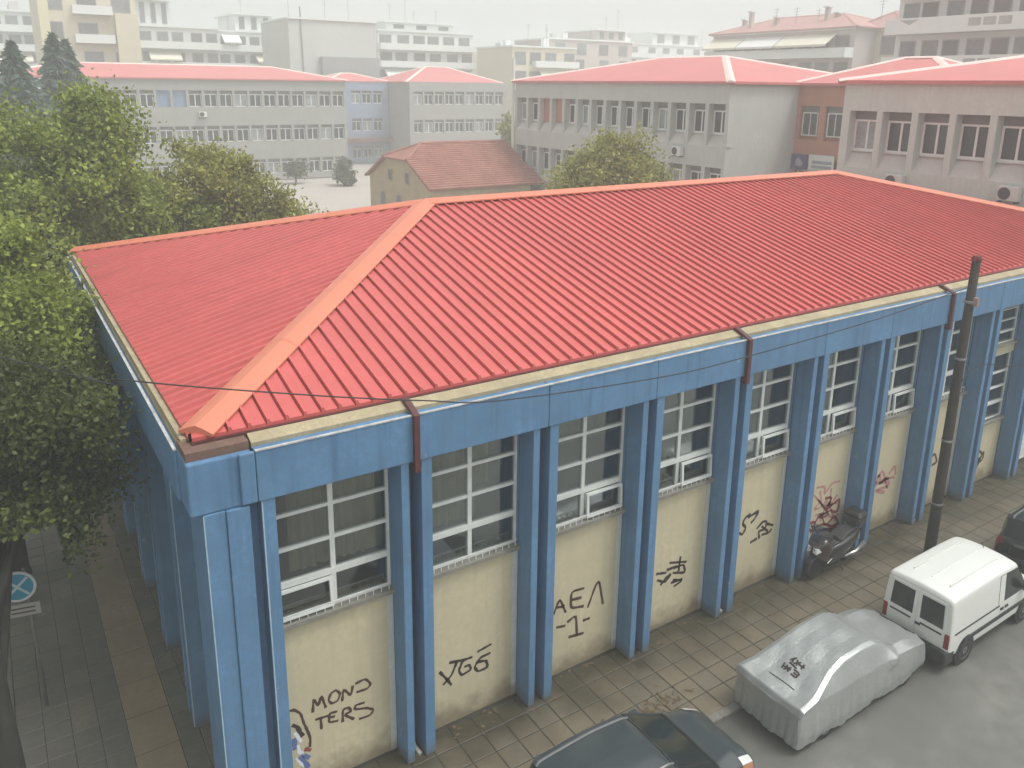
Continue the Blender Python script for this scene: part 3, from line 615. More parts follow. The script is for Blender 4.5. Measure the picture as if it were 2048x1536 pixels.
# ------------------------------------------------------------------ apartment blocks beyond the school
CREAM = mat('block_cream', (.62, .57, .43), .85, .06, .3); PALE = mat('block_pale', (.62, .65, .62), .85, .06, .3); BWHITE = mat('block_white', (.72, .75, .72), .8, .05, .3)  # block colours made extra pale, part of the distance haze is in them
GREYG = mat('block_greygreen', (.50, .53, .50), .85, .05, .2); GREYD = mat('block_grey', (.30, .32, .31), .85, .06, .2); TAUPE = mat('block_taupe', (.50, .45, .42), .85, .06, .3)
AWN = mat('awning_cream', (.66, .64, .52), .8, .08, 1); AWN2 = mat('awning_white', (.70, .71, .68), .8, .08, 1)
ANT = mat('antenna_grey', (.28, .28, .28), .5, .1, 3); APANE = mat('block_pane', (.22, .235, .235), .3, .3, .4)  # block panes lightened, haze and reflected sky put into the colour
SHUT = mat('shutter_grey', (.38, .38, .365), .7, .2, .6)  # lightened grey, distance haze put into the colour
def block(label, loc, rz, w, d, h, wall, fh=3.0, nf=4, balc=((0, 1),), balm=None, nwin=4, awn=(), roofm=None, pent=None, ants=2, chims=0, seed=1, balh=.95, bal_d=1.3):
    rr = random.Random(seed)
    t = thing('apartment_block', label, 'building', loc, rz, 'apartment blocks beyond the school')
    MB().box(0, w, 0, d, 0, h).build('wall', wall, t)
    MB().box(-.15, w+.15, -.25, d+.15, h, h+.28).build('cornice', balm or BWHITE, t)
    ww_ = min(2.4, w/max(nwin, 1)*.72); wm = MB().box(0, ww_, -.05, .0, 0, 2.2).mesh('window', SHUT); wp = MB().box(.1, ww_-.1, -.07, -.052, .1, 2.1).mesh('pane', APANE); wp2 = MB().box(.1, ww_-.1, -.07, -.052, .1, 2.1).mesh('pane', BLIND)
    for f in range(nf):
        z = h-fh*(f+1)
        if z < 0: break
        for i in range(nwin):
            x = (i+.5)*w/nwin-ww_/2+rr.uniform(-.12, .12)*w/nwin
            o_ = inst('window', wm, t, (x, 0, z+.25)); inst('pane', wp if rr.random() < .6 else wp2, o_)
        for (a, b_) in balc:
            x0, x1 = a*w, b_*w
            bs = MB().box(x0, x1, -bal_d, -.002, z-.16, z).build('balcony', BWHITE, t)
            MB().box(x0+.02, x1-.02, -bal_d+.01, -bal_d+.11, z+.001, z+balh).build('parapet', balm or BWHITE, bs)
            for xx in (x0+.01, x1-.11): MB().box(xx, xx+.1, -bal_d+.12, -.003, z+.001, z+balh).build('parapet', balm or BWHITE, bs)
        if f < len(awn) and awn[f]:
            for (a, b_) in awn[f]:
                MB().add([(a*w, -bal_d-.5, z+1.35), (b_*w-.1, -bal_d-.5, z+1.35), (b_*w-.1, -.1, z+2.6), (a*w, -.1, z+2.6), (a*w, -bal_d-.5, z+1.1), (b_*w-.1, -bal_d-.5, z+1.1)], [(0, 1, 2, 3), (4, 5, 1, 0)]).build('awning', AWN if rr.random() < .6 else AWN2, t)
    if pent:
        a, b_, ph = pent
        q = MB().box(a*w, b_*w, 1.2, d-1, h+.28, h+ph).build('penthouse', wall, t); MB().box(a*w-.5, b_*w+.5, .6, d-.6, h+ph, h+ph+.25).build('roof_slab', BWHITE, q)
        for i in range(3): MB().box(a*w+(b_-a)*w*(i+.3)/3, a*w+(b_-a)*w*(i+.75)/3, 1.14, 1.2, h+.6, h+ph-.3).build('window', APANE, q)
    if roofm: hip_roof(t, 0, w, 0, d, h+.3, h+2.4, roofm, roofm, .5)
    for i in range(ants):
        x = rr.uniform(.1, .9)*w; zz = h+(pent[2] if pent and pent[0]*w < x < pent[1]*w else .28)
        an = MB().tube([(x, 2+i, zz), (x, 2+i, zz+rr.uniform(2.5, 4.5))], .035, 5).build('antenna', ANT, t)
        zt = an.data.vertices[-1].co.z
        for k in range(3): MB().box(x-.5+.1*k, x+.5-.1*k, 2+i-.015, 2+i+.015, zt-.2-.35*k, zt-.17-.35*k).build('element', ANT, an)
    for i in range(3 if nf else 0):
        x = rr.uniform(.05, .8)*w; y_ = rr.uniform(3, d-3); s_ = rr.uniform(.8, 1.8)
        if not roofm and not (pent and pent[0]*w-1 < x < pent[1]*w+1): MB().box(x, x+s_, y_, y_+s_, h+.27, h+.3+rr.uniform(.7, 1.9)).build('roof_box', rr.choice((BWHITE, GREYG, TAUPE)), t)
    for i in range(chims):
        x = rr.uniform(.08, .92)*w; zc = h+rr.uniform(1.9, 3.0)
        c_ = MB().box(x-.25, x+.25, 1.5+i*.7, 2.0+i*.7, h+.28, zc).build('chimney', TAUPE, t); MB().box(x-.42, x+.42, 1.33+i*.7, 2.17+i*.7, zc, zc+.15).build('chimney_cap', BWHITE, c_)
    return t
def ext(Y, pl, pr_, pt): a = on_y(pl, 150, Y); b_ = on_y(pr_, 150, Y); c = on_y((pl+pr_)/2, pt, Y); return a[0], b_[0]-a[0], c[2]
def extx(X, pl, pr_, pt): a = on_x(pl, 120, X); b_ = on_x(pr_, 120, X); c = on_x((pl+pr_)/2, pt, X); return a[1], a[1]-b_[1], c[2]
x, w, h = ext(150, -90, 88, 22); block('pale apartment block behind the conifers at far left', (x, 150, 0), 0, w, 14, h, PALE, nf=5, nwin=5, balc=((.0, 1),), seed=2, awn=(None, ((.2, .5),), ((.5, .9),)))
x, w, h = ext(114, 92, 284, -30); b2 = block('tall cream apartment tower with shuttered balconies left of the haze', (x, 114, 0), 0, w, 14, h, CREAM, nf=5, fh=3.6, nwin=3, balc=((.33, .74),), seed=3, awn=(None, None, None, None, ((.36, .74),)))
MB().box(w*.76, w, -1.3, -.01, 0, h-3.5).build('stair_tower', CREAM, b2); MB().box(w*.0, w*.10, -.6, -.01, 0, h).build('pilaster', mat('block_yellow', (.66, .62, .40), .85, .05, .3), b2)
x, w, h = ext(132, 284, 442, 56); block('low grey-white apartment block with continuous balconies right of the cream tower', (x, 132, 0), 0, w, 14, h, PALE, nf=4, fh=3.1, nwin=5, seed=4, ants=3, pent=(.02, .42, 4.0), awn=(None, ((.1, .5),)))
x, w, h = ext(140, 441, 580, 66); block('pale apartment block with roof penthouse beside the blank grey block', (x, 140, 0), 0, w, 14, h, BWHITE, nf=4, fh=3.1, nwin=5, seed=5, ants=2, pent=(.28, .8, 3.0), awn=(((.05, .3),), ((.5, .95),)))
x, w, h = ext(116, 582, 754, 42); b5 = block('blank grey-green apartment block with windowless party walls', (x, 116, 0), 0, w, 14, h, GREYG, nf=0, ants=3, seed=6)
MB().box(w*.33, w-.1, -1.2, -.01, 0, h-5.4).build('lower_wall', GREYD, b5); MB().tube([(w*.16, -.12, 0), (w*.13, -.12, h+1.8)], .12, 8).build('flue', ANT, b5)
x, w, h = ext(128, 757, 946, 66); b6 = block('white balcony apartment block right of the blank grey block', (x, 128, 0), 0, w, 12, h, BWHITE, nf=4, fh=3.0, nwin=6, seed=7, ants=4, pent=(.12, .82, 1.6), awn=(None, None, ((.05, .45),)))
MB().box(w, w+4.0, 1, 11, 0, h-2.8).build('side_wing', CREAM, b6)
x, w, h = ext(210, 984, 1016, 120); block('small hazy house block in the sky gap', (x, 210, 0), 0, w, 10, h, TAUPE, nf=2, nwin=2, seed=8, ants=1)
x, w, h = ext(112, 1024, 1150, 96); b7 = block('cream apartment block with top balcony just right of sky gap', (x, 112, 0), 0, w, 12, h, CREAM, nf=3, fh=3.2, nwin=4, seed=9, ants=2, balc=((.3, 1.0),), awn=(None, ((.4, .95),)))
x, w, h = ext(122, 1096, 1262, 82); block('taupe apartment block with flat blank gable behind the middle roof', (x, 122, 0), 0, w, 12, h, TAUPE, nf=3, nwin=4, seed=10, ants=4, balc=(), pent=(.6, .95, 2.2))
x, w, h = ext(150, 1250, 1432, 92); block('hazy white apartment block above the middle school roof', (x, 150, 0), 0, w, 12, h, BWHITE, nf=4, nwin=6, seed=11, ants=3, pent=(.3, .8, 3.0))
y, w, h = extx(84, 1424, 1705, 66); block('red-roofed apartment block with rows of cream awnings and chimneys', (84, y, 0), -math.pi/2, w, 12, h, TAUPE, fh=3.0, nf=4, nwin=8, seed=12, ants=3, chims=6, roofm=mat('faded_roof', (.42, .25, .22), .8, .1, .5), awn=(((0, .27), (.27, .55), (.55, .9)), None, ((.45, .7), (.7, .95))), bal_d=1.6)
y, w, h = extx(88, 1700, 1800, 62); block('plain cream apartment end wall between awning block and white balconies', (88, y, 0), -math.pi/2, w, 12, h, CREAM, nf=3, nwin=2, balc=(), seed=13, ants=2, roofm=mat('faded_roof', (.42, .25, .22), .8, .1, .5))
y, w, h = extx(66, 1786, 2130, -40); b10 = block('large white apartment block with deep solid balconies at top right', (66, y, 0), -math.pi/2, w, 12, 22.2, BWHITE, fh=3.05, nf=5, nwin=7, seed=14, ants=0, balc=((0, 1),), balm=BWHITE, balh=1.1, bal_d=1.8)
for f in range(3):
    z = 22.2-3.05*(f+1)
    for k in range(3): MB().box(w*.52+k*1.15, w*.52+k*1.15+.95, -1.806, -1.792, z+.25, z+.85).build('balcony_grille', SHUT, b10)
    MB().prism([(w*.1, z+.95), (w*.22, z+.95), (w*.16, z+.55)], 'y', -1.806, -1.792).build('balcony_planter', SHUT, b10)

# ------------------------------------------------------------------ street furniture
PB = on_z(1858, 1108, -.0)
pole = thing('utility_pole', 'dark brown wooden utility pole standing by the parked white van', 'pole', (17.11, -1.48, 0))
WOOD = mat('tarred_wood', (.035, .025, .020), .8, .3, 3, .3, 60)
MB().tube([(0, 0, -.02), (0, 0, 2), (.0, 0, 5), (.02, 0, 7.62)], [.135, .125, .11, .095], 14).build('shaft', WOOD, pole, smooth=True)
MB().lathe([(.11, 7.6), (.115, 7.66), (.09, 7.72), (.0, 7.73)], (.02, 0, 0), 'z', 14).build('cap', mat('red_cap', (.16, .03, .03), .6, .2, 5), pole)
for z in (1.4, 3.1, 5.2, 6.6): MB().lathe([(.128, z), (.135, z+.01), (.135, z+.05), (.128, z+.06)], (0, 0, 0), 'z', 14).build('band', mat('band_steel', (.25, .25, .25), .4, .2, 5, metallic=.5), pole)
MB().box(-.05, .05, -.2, -.1, 6.55, 6.75).build('insulator', mat('insulator', (.3, .2, .17), .4, .2, 5), pole)
CBL = mat('cable_black', (.02, .02, .02), .6, .1, 3)
cb1 = thing('overhead_cable', 'thin black overhead cable sagging across the blue beam to the pole', 'cable', (0, 0, 0), 0, 'overhead cables')
wq = [tuple(on_y(px_, py_, Y_)) for px_, py_, Y_ in ((120, 744, .35), (225, 757, .1), (340, 769, -.15), (450, 778, -.36), (575, 787, -.58), (700, 795, -.78), (850, 801, -1.0), (1000, 801, -1.18))]
pts = [(-8.5, 3.0, 10.6)]+wq+[ (7.45, -1.48, 6.60), (9.63, -1.48, 6.60), (13.43, -1.48, 6.73), (17.0, -1.48, 7.0)]
def smooth_path(p, n=6):
    p = [Vector(q) for q in p]; out = []
    for i in range(len(p)-1):
        a, b, c, d = p[max(i-1, 0)], p[i], p[i+1], p[min(i+2, len(p)-1)]
        for k in range(n):
            t = k/n; out.append(.5*((2*b)+(c-a)*t+(2*a-5*b+4*c-d)*t*t+(-a+3*b-3*c+d)*t**3))
    return out+[p[-1]]
MB().tube(smooth_path(pts), .011, 5).build('wire', CBL, cb1)
cb2 = thing('overhead_cable', 'short black service cable from the pole to the building piers', 'cable', (0, 0, 0), 0, 'overhead cables')
q0 = on_y(1922, 765, -1.42); q1 = on_y(1945, 738, -1.1); q2 = on_y(1978, 728, -.47); q3 = on_y(2048, 730, -.47)
MB().tube(smooth_path([tuple(q0), tuple(q1), tuple(q2), tuple(q3), (q3[0]+5, -.47, q3[2]-.2)]), .014, 5).build('wire', CBL, cb2)
# no-stopping sign on the side pavement
sg = thing('road_sign', 'round blue no-stopping sign with white plate on a leaning post under the tree', 'sign', (-2.08, 4.43, 0))
POST = mat('post_grey', (.16, .14, .13), .6, .2, 4)
MB().tube([(0, 0, -.02), (-.02, 0, 1.4), (-.04, 0, 2.92)], .03, 8).build('post', POST, sg, smooth=True)
sgm = MB().lathe([(0, -.012), (.30, -.012), (.30, .012), (0, .012)], (0, 0, 0), 'y', 28).build('disc', mat('sign_rim', (.55, .58, .58), .5, .1, 5), sg, loc=(-.17, -.05, 2.62)); sgm.rotation_euler = (0, 0, R(-12))
MB().lathe([(0, -.017), (.255, -.017), (.255, -.0125), (0, -.0125)], (0, 0, 0), 'y', 28).build('face', mat('sign_blue', (.015, .22, .34), .45, .1, 5), sgm)
for a in (45, -45):
    c, s_ = math.cos(R(a))*.245, math.sin(R(a))*.245; n_ = .022; cx, sx = -math.sin(R(a))*n_, math.cos(R(a))*n_
    MB().add([(-c-cx, -.019-(a > 0)*.001, -s_-sx), (c-cx, -.019-(a > 0)*.001, s_-sx), (c+cx, -.019-(a > 0)*.001, s_+sx), (-c+cx, -.019-(a > 0)*.001, -s_+sx)], [(0, 1, 2, 3)]).build('cross_bar', mat('sign_pale', (.42, .50, .52), .5, .1, 5), sgm)
pt = MB().box(-.26, .26, -.012, .012, -.12, .12).build('plate', mat('sign_plate', (.34, .32, .29), .6, .15, 5), sg, loc=(-.12, -.06, 2.14)); pt.rotation_euler = (0, 0, R(-12))
for z in (-.045, .04): MB().box(-.2, .18, -.0145, -.0125, z-.015, z+.015).build('print', ACD, pt)

# ------------------------------------------------------------------ vehicles
def interp(A, n, tens=.5):
    """resample a list of arrays, n steps per segment"""
    A = [np.asarray(a, float) for a in A]; out = []
    for i in range(len(A)-1):
        a, b, c, d = A[max(i-1, 0)], A[i], A[i+1], A[min(i+2, len(A)-1)]
        m1, m2 = (c-a)*tens, (d-b)*tens
        for k in range(n):
            t = k/n; out.append((2*t**3-3*t*t+1)*b+(t**3-2*t*t+t)*m1+(-2*t**3+3*t*t)*c+(t**3-t*t)*m2)
    return out+[A[-1]]
class Loft:
    def __init__(s, stations, nu=4, nv=4, tu=.3, tv=.35):
        G = [np.array([(x, y, z) for (y, z) in prof]) for (x, prof) in stations]
        G = interp(G, nu, tu); G = [np.array(interp(list(g), nv, tv)) for g in G]
        s.G = np.array(G); s.nu, s.nv = nu, nv; s.ns, s.np_ = len(stations)-1, len(stations[0][1])-1
    def cells(s, sel, side, off=0.):
        """faces of coarse cells (si,sj) in sel on one side"""
        b = MB(); idx = {}
        def vid(i, j):
            if (i, j) not in idx:
                idx[(i, j)] = len(b.v); p = s.G[i, j]; b.v.append((p[0], p[1]*side, p[2]))
            return idx[(i, j)]
        for (si, sj) in sel:
            for i in range(si*s.nu, (si+1)*s.nu):
                for j in range(sj*s.nv, (sj+1)*s.nv):
                    f = (vid(i, j), vid(i+1, j), vid(i+1, j+1), vid(i, j+1))
                    b.f.append(f if side < 0 else f[::-1]); b.m.append(0)
        return b
    def both(s, sel):
        a = s.cells(sel, -1); c = s.cells(sel, 1); n = len(a.v); a.v += c.v; a.f += [tuple(i+n for i in f) for f in c.f]; a.m += c.m
        return a
RUB = mat('tyre_rubber', (.018, .018, .018), .8, .2, 6); RIM = mat('wheel_rim', (.22, .22, .22), .4, .15, 6, metallic=.6)
CARGL = mat('car_glass', (.012, .016, .014), .14, .1, 2, 0, 30, .4); TRIMB = mat('black_plastic', (.022, .023, .023), .6, .2, 5)
TAILR = mat('tail_lamp', (.20, .02, .02), .25, .15, 6); HEADL = mat('head_lamp', (.62, .62, .60), .15, .1, 6); AMBER = mat('indicator_amber', (.40, .17, .09), .3, .1, 6)
tyre_me = MB().lathe([(.19, -.08), (.27, -.095), (.30, -.07), (.305, 0), (.30, .07), (.27, .095), (.19, .08)], (0, 0, 0), 'y', 24).mesh('tyre', RUB, True)
rim_me = MB().lathe([(0, -.075), (.06, -.085), (.17, -.06), (.195, -.085), (.195, .085), (.17, .06), (.06, .085), (0, .075)], (0, 0, 0), 'y', 16).mesh('rim', RIM)
def wheels(t, xs, hw, r=.305, z0=0.):
    for x in xs:
        for s_ in (-1, 1):
            w = inst('wheel', rim_me, t, (x, s_*(hw-.1), r), (0, 0, 0), (r/.305,)*3); inst('tyre', tyre_me, w)
def weld(o, sub=0):
    for p in o.data.polygons: p.use_smooth = True
    return o
def hatchback(label, paint, loc, rz, group='parked cars and vans'):
    t = thing('parked_car', label, 'car', loc, rz, group)
    hw = .79
    def prof(zb, zm, zbelt, zrail, zroof, k=1., wr=.56, yb=0):   # half profile
        return [(hw*k-.10, zb), (hw*k-.01, zb+.12), (hw*k, zm), (hw*k-.035, zbelt), (hw*k*wr+.14, zrail), (hw*k*wr, zrail+.035), (hw*k*wr*.55, zroof-.008), (0, zroof)]
    st = [(.0, prof(.32, .52, .72, .80, .84, .86, .55)), (.05, prof(.27, .55, .86, .95, .99, .93, .6)), (.32, prof(.24, .55, .90, 1.32, 1.385, .98, .66)), (.45, prof(.24, .55, .90, 1.36, 1.42, 1, .68)), (1.35, prof(.22, .55, .90, 1.40, 1.465, 1, .70)),
          (1.95, prof(.22, .55, .89, 1.375, 1.44, 1, .69)), (2.15, prof(.22, .55, .885, 1.325, 1.39, 1, .68)), (3.08, prof(.22, .55, .84, .885, .93, 1, .72)), (3.55, prof(.22, .54, .76, .82, .86, .97, .62)), (3.86, prof(.24, .5, .64, .69, .72, .9, .6)), (3.97, prof(.28, .45, .56, .585, .60, .82, .6))]
    L = Loft(st, 5, 4)
    nS, nP = L.ns, L.np_
    side = [(2, 3), (3, 3), (4, 3), (5, 3)]
    rear_w = [(1, j) for j in (4, 5, 6)]; wind = [(6, j) for j in (4, 5, 6)]; qwin = [(6, 3)]
    body = [(i, j) for i in range(nS) for j in range(nP) if (i, j) not in side+rear_w+wind+qwin]
    o = weld(L.both(body).build('body', paint, t))
    weld(L.both(wind).build('windscreen', CARGL, t)); weld(L.both(rear_w).build('rear_window', CARGL, t))
    for s_ in (-1, 1):
        weld(L.cells(side+qwin, s_).build('side_window', CARGL, t))
        for (i, wd_) in ((3, .06), (4, .05), (5, .03)):
            g = L.G[i*L.nu, 3*L.nv], L.G[i*L.nu, 4*L.nv]
            MB().tube([(g[0][0]+.45*(i == 4), s_*(g[0][1]+.004), g[0][2]), (g[1][0]+.4*(i == 4), s_*(g[1][1]+.004), g[1][2])], wd_*.6, 6).build('pillar', paint, t)
        a = L.G[2*L.nu:6*L.nu+1, 5*L.nv]
        MB().tube([(p[0], s_*(p[1]+.01), p[2]+.012) for p in a], .022, 6).build('roof_rail', RIM, t)
        MB().hexa([(2.55, s_*(hw+.02), .88), (2.72, s_*(hw+.02), .88), (2.72, s_*(hw+.18), .90), (2.55, s_*(hw+.18), .90)], [(2.53, s_*(hw+.02), 1.0), (2.7, s_*(hw+.02), 1.0), (2.68, s_*(hw+.17), 1.02), (2.53, s_*(hw+.17), 1.02)]).build('mirror', paint, t, bevel=.02)
        hl = [(8, 3)]
        b = L.cells(hl, s_); b.v = [(p[0]+.006, p[1]+s_*.004, p[2]+.008) for p in b.v]; weld(b.build('headlight', HEADL, t))
        b = L.cells([(8, 2)], s_); b.v = [(p[0]+.004, p[1]+s_*.005, p[2]+.002) for p in b.v if True]; weld(b.build('indicator', AMBER, t))
        b = L.cells([(0, 2), (0, 3)], s_); b.v = [(p[0]-.006, p[1]+s_*.004, p[2]+.003) for p in b.v]; weld(b.build('tail_light', TAILR, t))
        for xd in (1.28, 2.28): MB().box(xd-.09, xd+.09, s_*hw-.012, s_*hw+.014, .80, .825).build('door_handle', paint, t)
    for i_ in (6, 7):
        a = L.G[i_*L.nu, 4*L.nv:]; ln_ = [(p[0], -p[1], p[2]+.006) for p in a]+[(p[0], p[1], p[2]+.006) for p in a[::-1]]
        MB().tube(ln_, .02, 6).build('windscreen_seal', TRIMB, t)
    for s_ in (-1, 1): MB().tube([(p[0], s_*(p[1]+.004), p[2]+.006) for p in L.G[6*L.nu:7*L.nu+1, 4*L.nv]], .022, 6).build('windscreen_seal', TRIMB, t)
    MB().box(.02, .3, -.55, .55, .3, .5).build('bumper', TRIMB, t, bevel=.05)
    MB().box(.35, 3.7, -.62, .62, .18, .3).build('underbody', TRIMB, t)
    MB().tube([(.55, .0, 1.43), (.45, .0, 1.52), (.3, .0, 1.62)], .008, 5).build('aerial', TRIMB, t)
    MB().box(.3, .52, -.03, .03, 1.40, 1.445).build('aerial_base', TRIMB, t, bevel=.015)
    for x in (.72, 3.18):
        for s_ in (-1, 1): MB().lathe([(.35, 0), (.36, .012), (0, .012)], (x, s_*(hw-.004)-(.006 if s_ > 0 else .006), .31), 'y', 24).build('wheel_arch', TRIMB, t)
    wheels(t, (.72, 3.18), hw+.03)
    return t
GREY_P = mat('dark_teal_grey_paint', (.034, .043, .046), .28, .08, 1.5, 0, 30, .6, coat=.6)
BLACK_P = mat('black_green_paint', (.016, .021, .019), .25, .1, 1.5, 0, 30, .6, coat=.6)
WHITE_P = mat('white_car_paint', (.66, .66, .62), .35, .05, 1.5, 0, 30, .5, coat=.3)
hatchback('dark grey hatchback parked nearest the camera behind the covered car', GREY_P, (3.82, -3.2, -.1), R(-.6))
hatchback('near-black car at the right edge parked ahead of the white van', BLACK_P, (18.0, -3.28, -.1), R(1))
hatchback('white car on the side road at the bottom left corner', WHITE_P, (-3.72, 2.55, -.1), R(-90))

# white delivery van
def van(loc, rz):
    t = thing('white_van', 'white delivery van with two dark rear windows parked at the kerb', 'van', loc, rz, 'parked cars and vans')
    hw = .80
    def prof(zb, zbelt, zrail, zroof, k=1., wr=.80):
        return [(hw*k-.08, zb), (hw*k-.005, zb+.12), (hw*k, .62), (hw*k-.005, zbelt), (hw*k*wr+.10, zrail-.05), (hw*k*wr+.03, zrail+.045), (hw*k*wr*.55, zroof-.012), (0, zroof)]
    st = [(.0, prof(.34, .92, 1.62, 1.70, .97, .80)), (.05, prof(.30, .95, 1.68, 1.775, .995, .81)), (.3, prof(.28, .95, 1.70, 1.80)), (1.95, prof(.26, .96, 1.71, 1.82)), (2.55, prof(.26, .96, 1.68, 1.79)), (2.78, prof(.26, .96, 1.62, 1.72, 1, .77)),
          (3.38, prof(.26, .98, 1.02, 1.06, 1, .74)), (3.72, prof(.26, .86, .90, .94, .97, .7)), (3.95, prof(.3, .68, .72, .75, .88, .7)), (4.03, prof(.34, .55, .58, .60, .8, .7))]
    L = Loft(st, 5, 4, .3, .3); nS, nP = L.ns, L.np_
    side = [(3, 3), (4, 3)]; q = [(5, 3)]; wind = [(5, j) for j in (4, 5, 6)]
    weld(L.both([(i, j) for i in range(nS) for j in range(nP) if (i, j) not in side+q+wind]).build('body', WHITE_P, t))
    weld(L.both(wind).build('windscreen', CARGL, t))
    # rear closing panel with two doors
    g = L.G[0]; ring = [(0.0, -p[1], p[2]) for p in g]+[(0.0, p[1], p[2]) for p in g[::-1][1:]]
    MB().add(ring, [tuple(range(len(ring)))]).build('rear_panel', WHITE_P, t)
    for s_, (a, b_) in ((-1, (-.70, -.015)), (1, (.015, .70))):
        d = MB().hexa([(-.025, a, .48), (.004, a, .48), (.004, b_, .48), (-.025, b_, .48)], [(-.02, a*.92 if abs(a) > .1 else a, 1.62), (.004, a*.92 if abs(a) > .1 else a, 1.62), (.004, b_*.92 if abs(b_) > .1 else b_, 1.62), (-.02, b_*.92 if abs(b_) > .1 else b_, 1.62)]).build('rear_door', WHITE_P, t, bevel=.012)
        lo, hi = (a+.09, b_-.075) if s_ < 0 else (a+.075, b_-.09)
        MB().hexa([(-.036, lo, 1.0), (-.026, lo, 1.0), (-.026, hi, 1.0), (-.036, hi, 1.0)], [(-.033, lo*.95, 1.56), (-.021, lo*.95, 1.56), (-.021, hi*.95, 1.56), (-.033, hi*.95, 1.56)]).build('rear_window', CARGL, d)
        MB().box(-.045, -.026, a+.1, b_-.1, .86, .89).build('trim_strip', TRIMB, d)
        tl = MB().box(-.028, .06, s_*.715-.055, s_*.715+.055, .58, .92).build('tail_light', TAILR, t, bevel=.012)
        MB().box(-.035, .04, s_*.715-.045, s_*.715+.045, .50, .575).build('reverse_lamp', HEADL, t)
    MB().box(-.04, -.024, -.12, .0, .80, .85).build('door_handle', TRIMB, t)
    MB().box(-.12, .25, -.80, .80, .20, .54).build('rear_bumper', TRIMB, t, bevel=.04)
    MB().box(-.128, -.121, -.26, .26, .33, .44).build('number_plate', mat('plate_white', (.6, .6, .58), .5, .05, 5), t)
    MB().box(.4, 3.8, -.62, .62, .2, .32).build('underbody', TRIMB, t)
    for s_ in (-1, 1):
        weld(L.cells(side+q, s_).build('side_window', CARGL, t))
        b = L.cells([(3, 3)], s_); k = .0; b.v = [(p[0], p[1]+s_*.006, p[2]) for p in b.v if True]
        # keep the front part of the cargo side solid
        gx = [p for p in b.v]; bb_ = MB()
        MB().add([(1.95, s_*(hw+.004), .97), (2.18, s_*(hw+.004), .97), (2.18, s_*(hw*.80+.112), 1.66), (1.95, s_*(hw*.80+.112), 1.665)], [(0, 1, 2, 3) if s_ < 0 else (3, 2, 1, 0)]).build('side_panel', WHITE_P, t)
        MB().box(.55, 3.35, s_*(hw+.012)-.016, s_*(hw+.012)+.016, .58, .66).build('rub_strip', TRIMB, t)
        MB().box(.15, 2.0, s_*(hw+.004)-.006, s_*(hw+.004)+.006, .90, .93).build('slide_rail', TRIMB, t)
        for xd in (2.12, 2.32): MB().box(xd-.06, xd+.06, s_*(hw+.01)-.015, s_*(hw+.01)+.015, .78, .83).build('door_handle', TRIMB, t)
        MB().hexa([(2.95, s_*(hw+.02), .98), (3.12, s_*(hw+.02), .98), (3.12, s_*(hw+.2), 1.0), (2.95, s_*(hw+.2), 1.0)], [(2.95, s_*(hw+.02), 1.18), (3.1, s_*(hw+.02), 1.18), (3.08, s_*(hw+.2), 1.2), (2.95, s_*(hw+.2), 1.2)]).build('mirror', TRIMB, t, bevel=.02)
        for x in (.68, 3.3): MB().lathe([(.37, 0), (.38, .01), (0, .01)], (x, s_*(hw-.002)-.005, .32), 'y', 24).build('wheel_arch', TRIMB, t)
    for k in range(3): MB().box(.4, 2.4, -.42+k*.42-.015, -.42+k*.42+.015, 1.80, 1.822).build('roof_rib', WHITE_P, t, bevel=.008)
    MB().tube([(2.6, 0, 1.77), (2.45, 0, 1.98)], .008, 5).build('aerial', TRIMB, t)
    wheels(t, (.68, 3.3), hw+.03, .32)
    return t
v_ = van((13.3, -3.34, -.1), R(.8)); v_.scale = (.95, .93, .94)

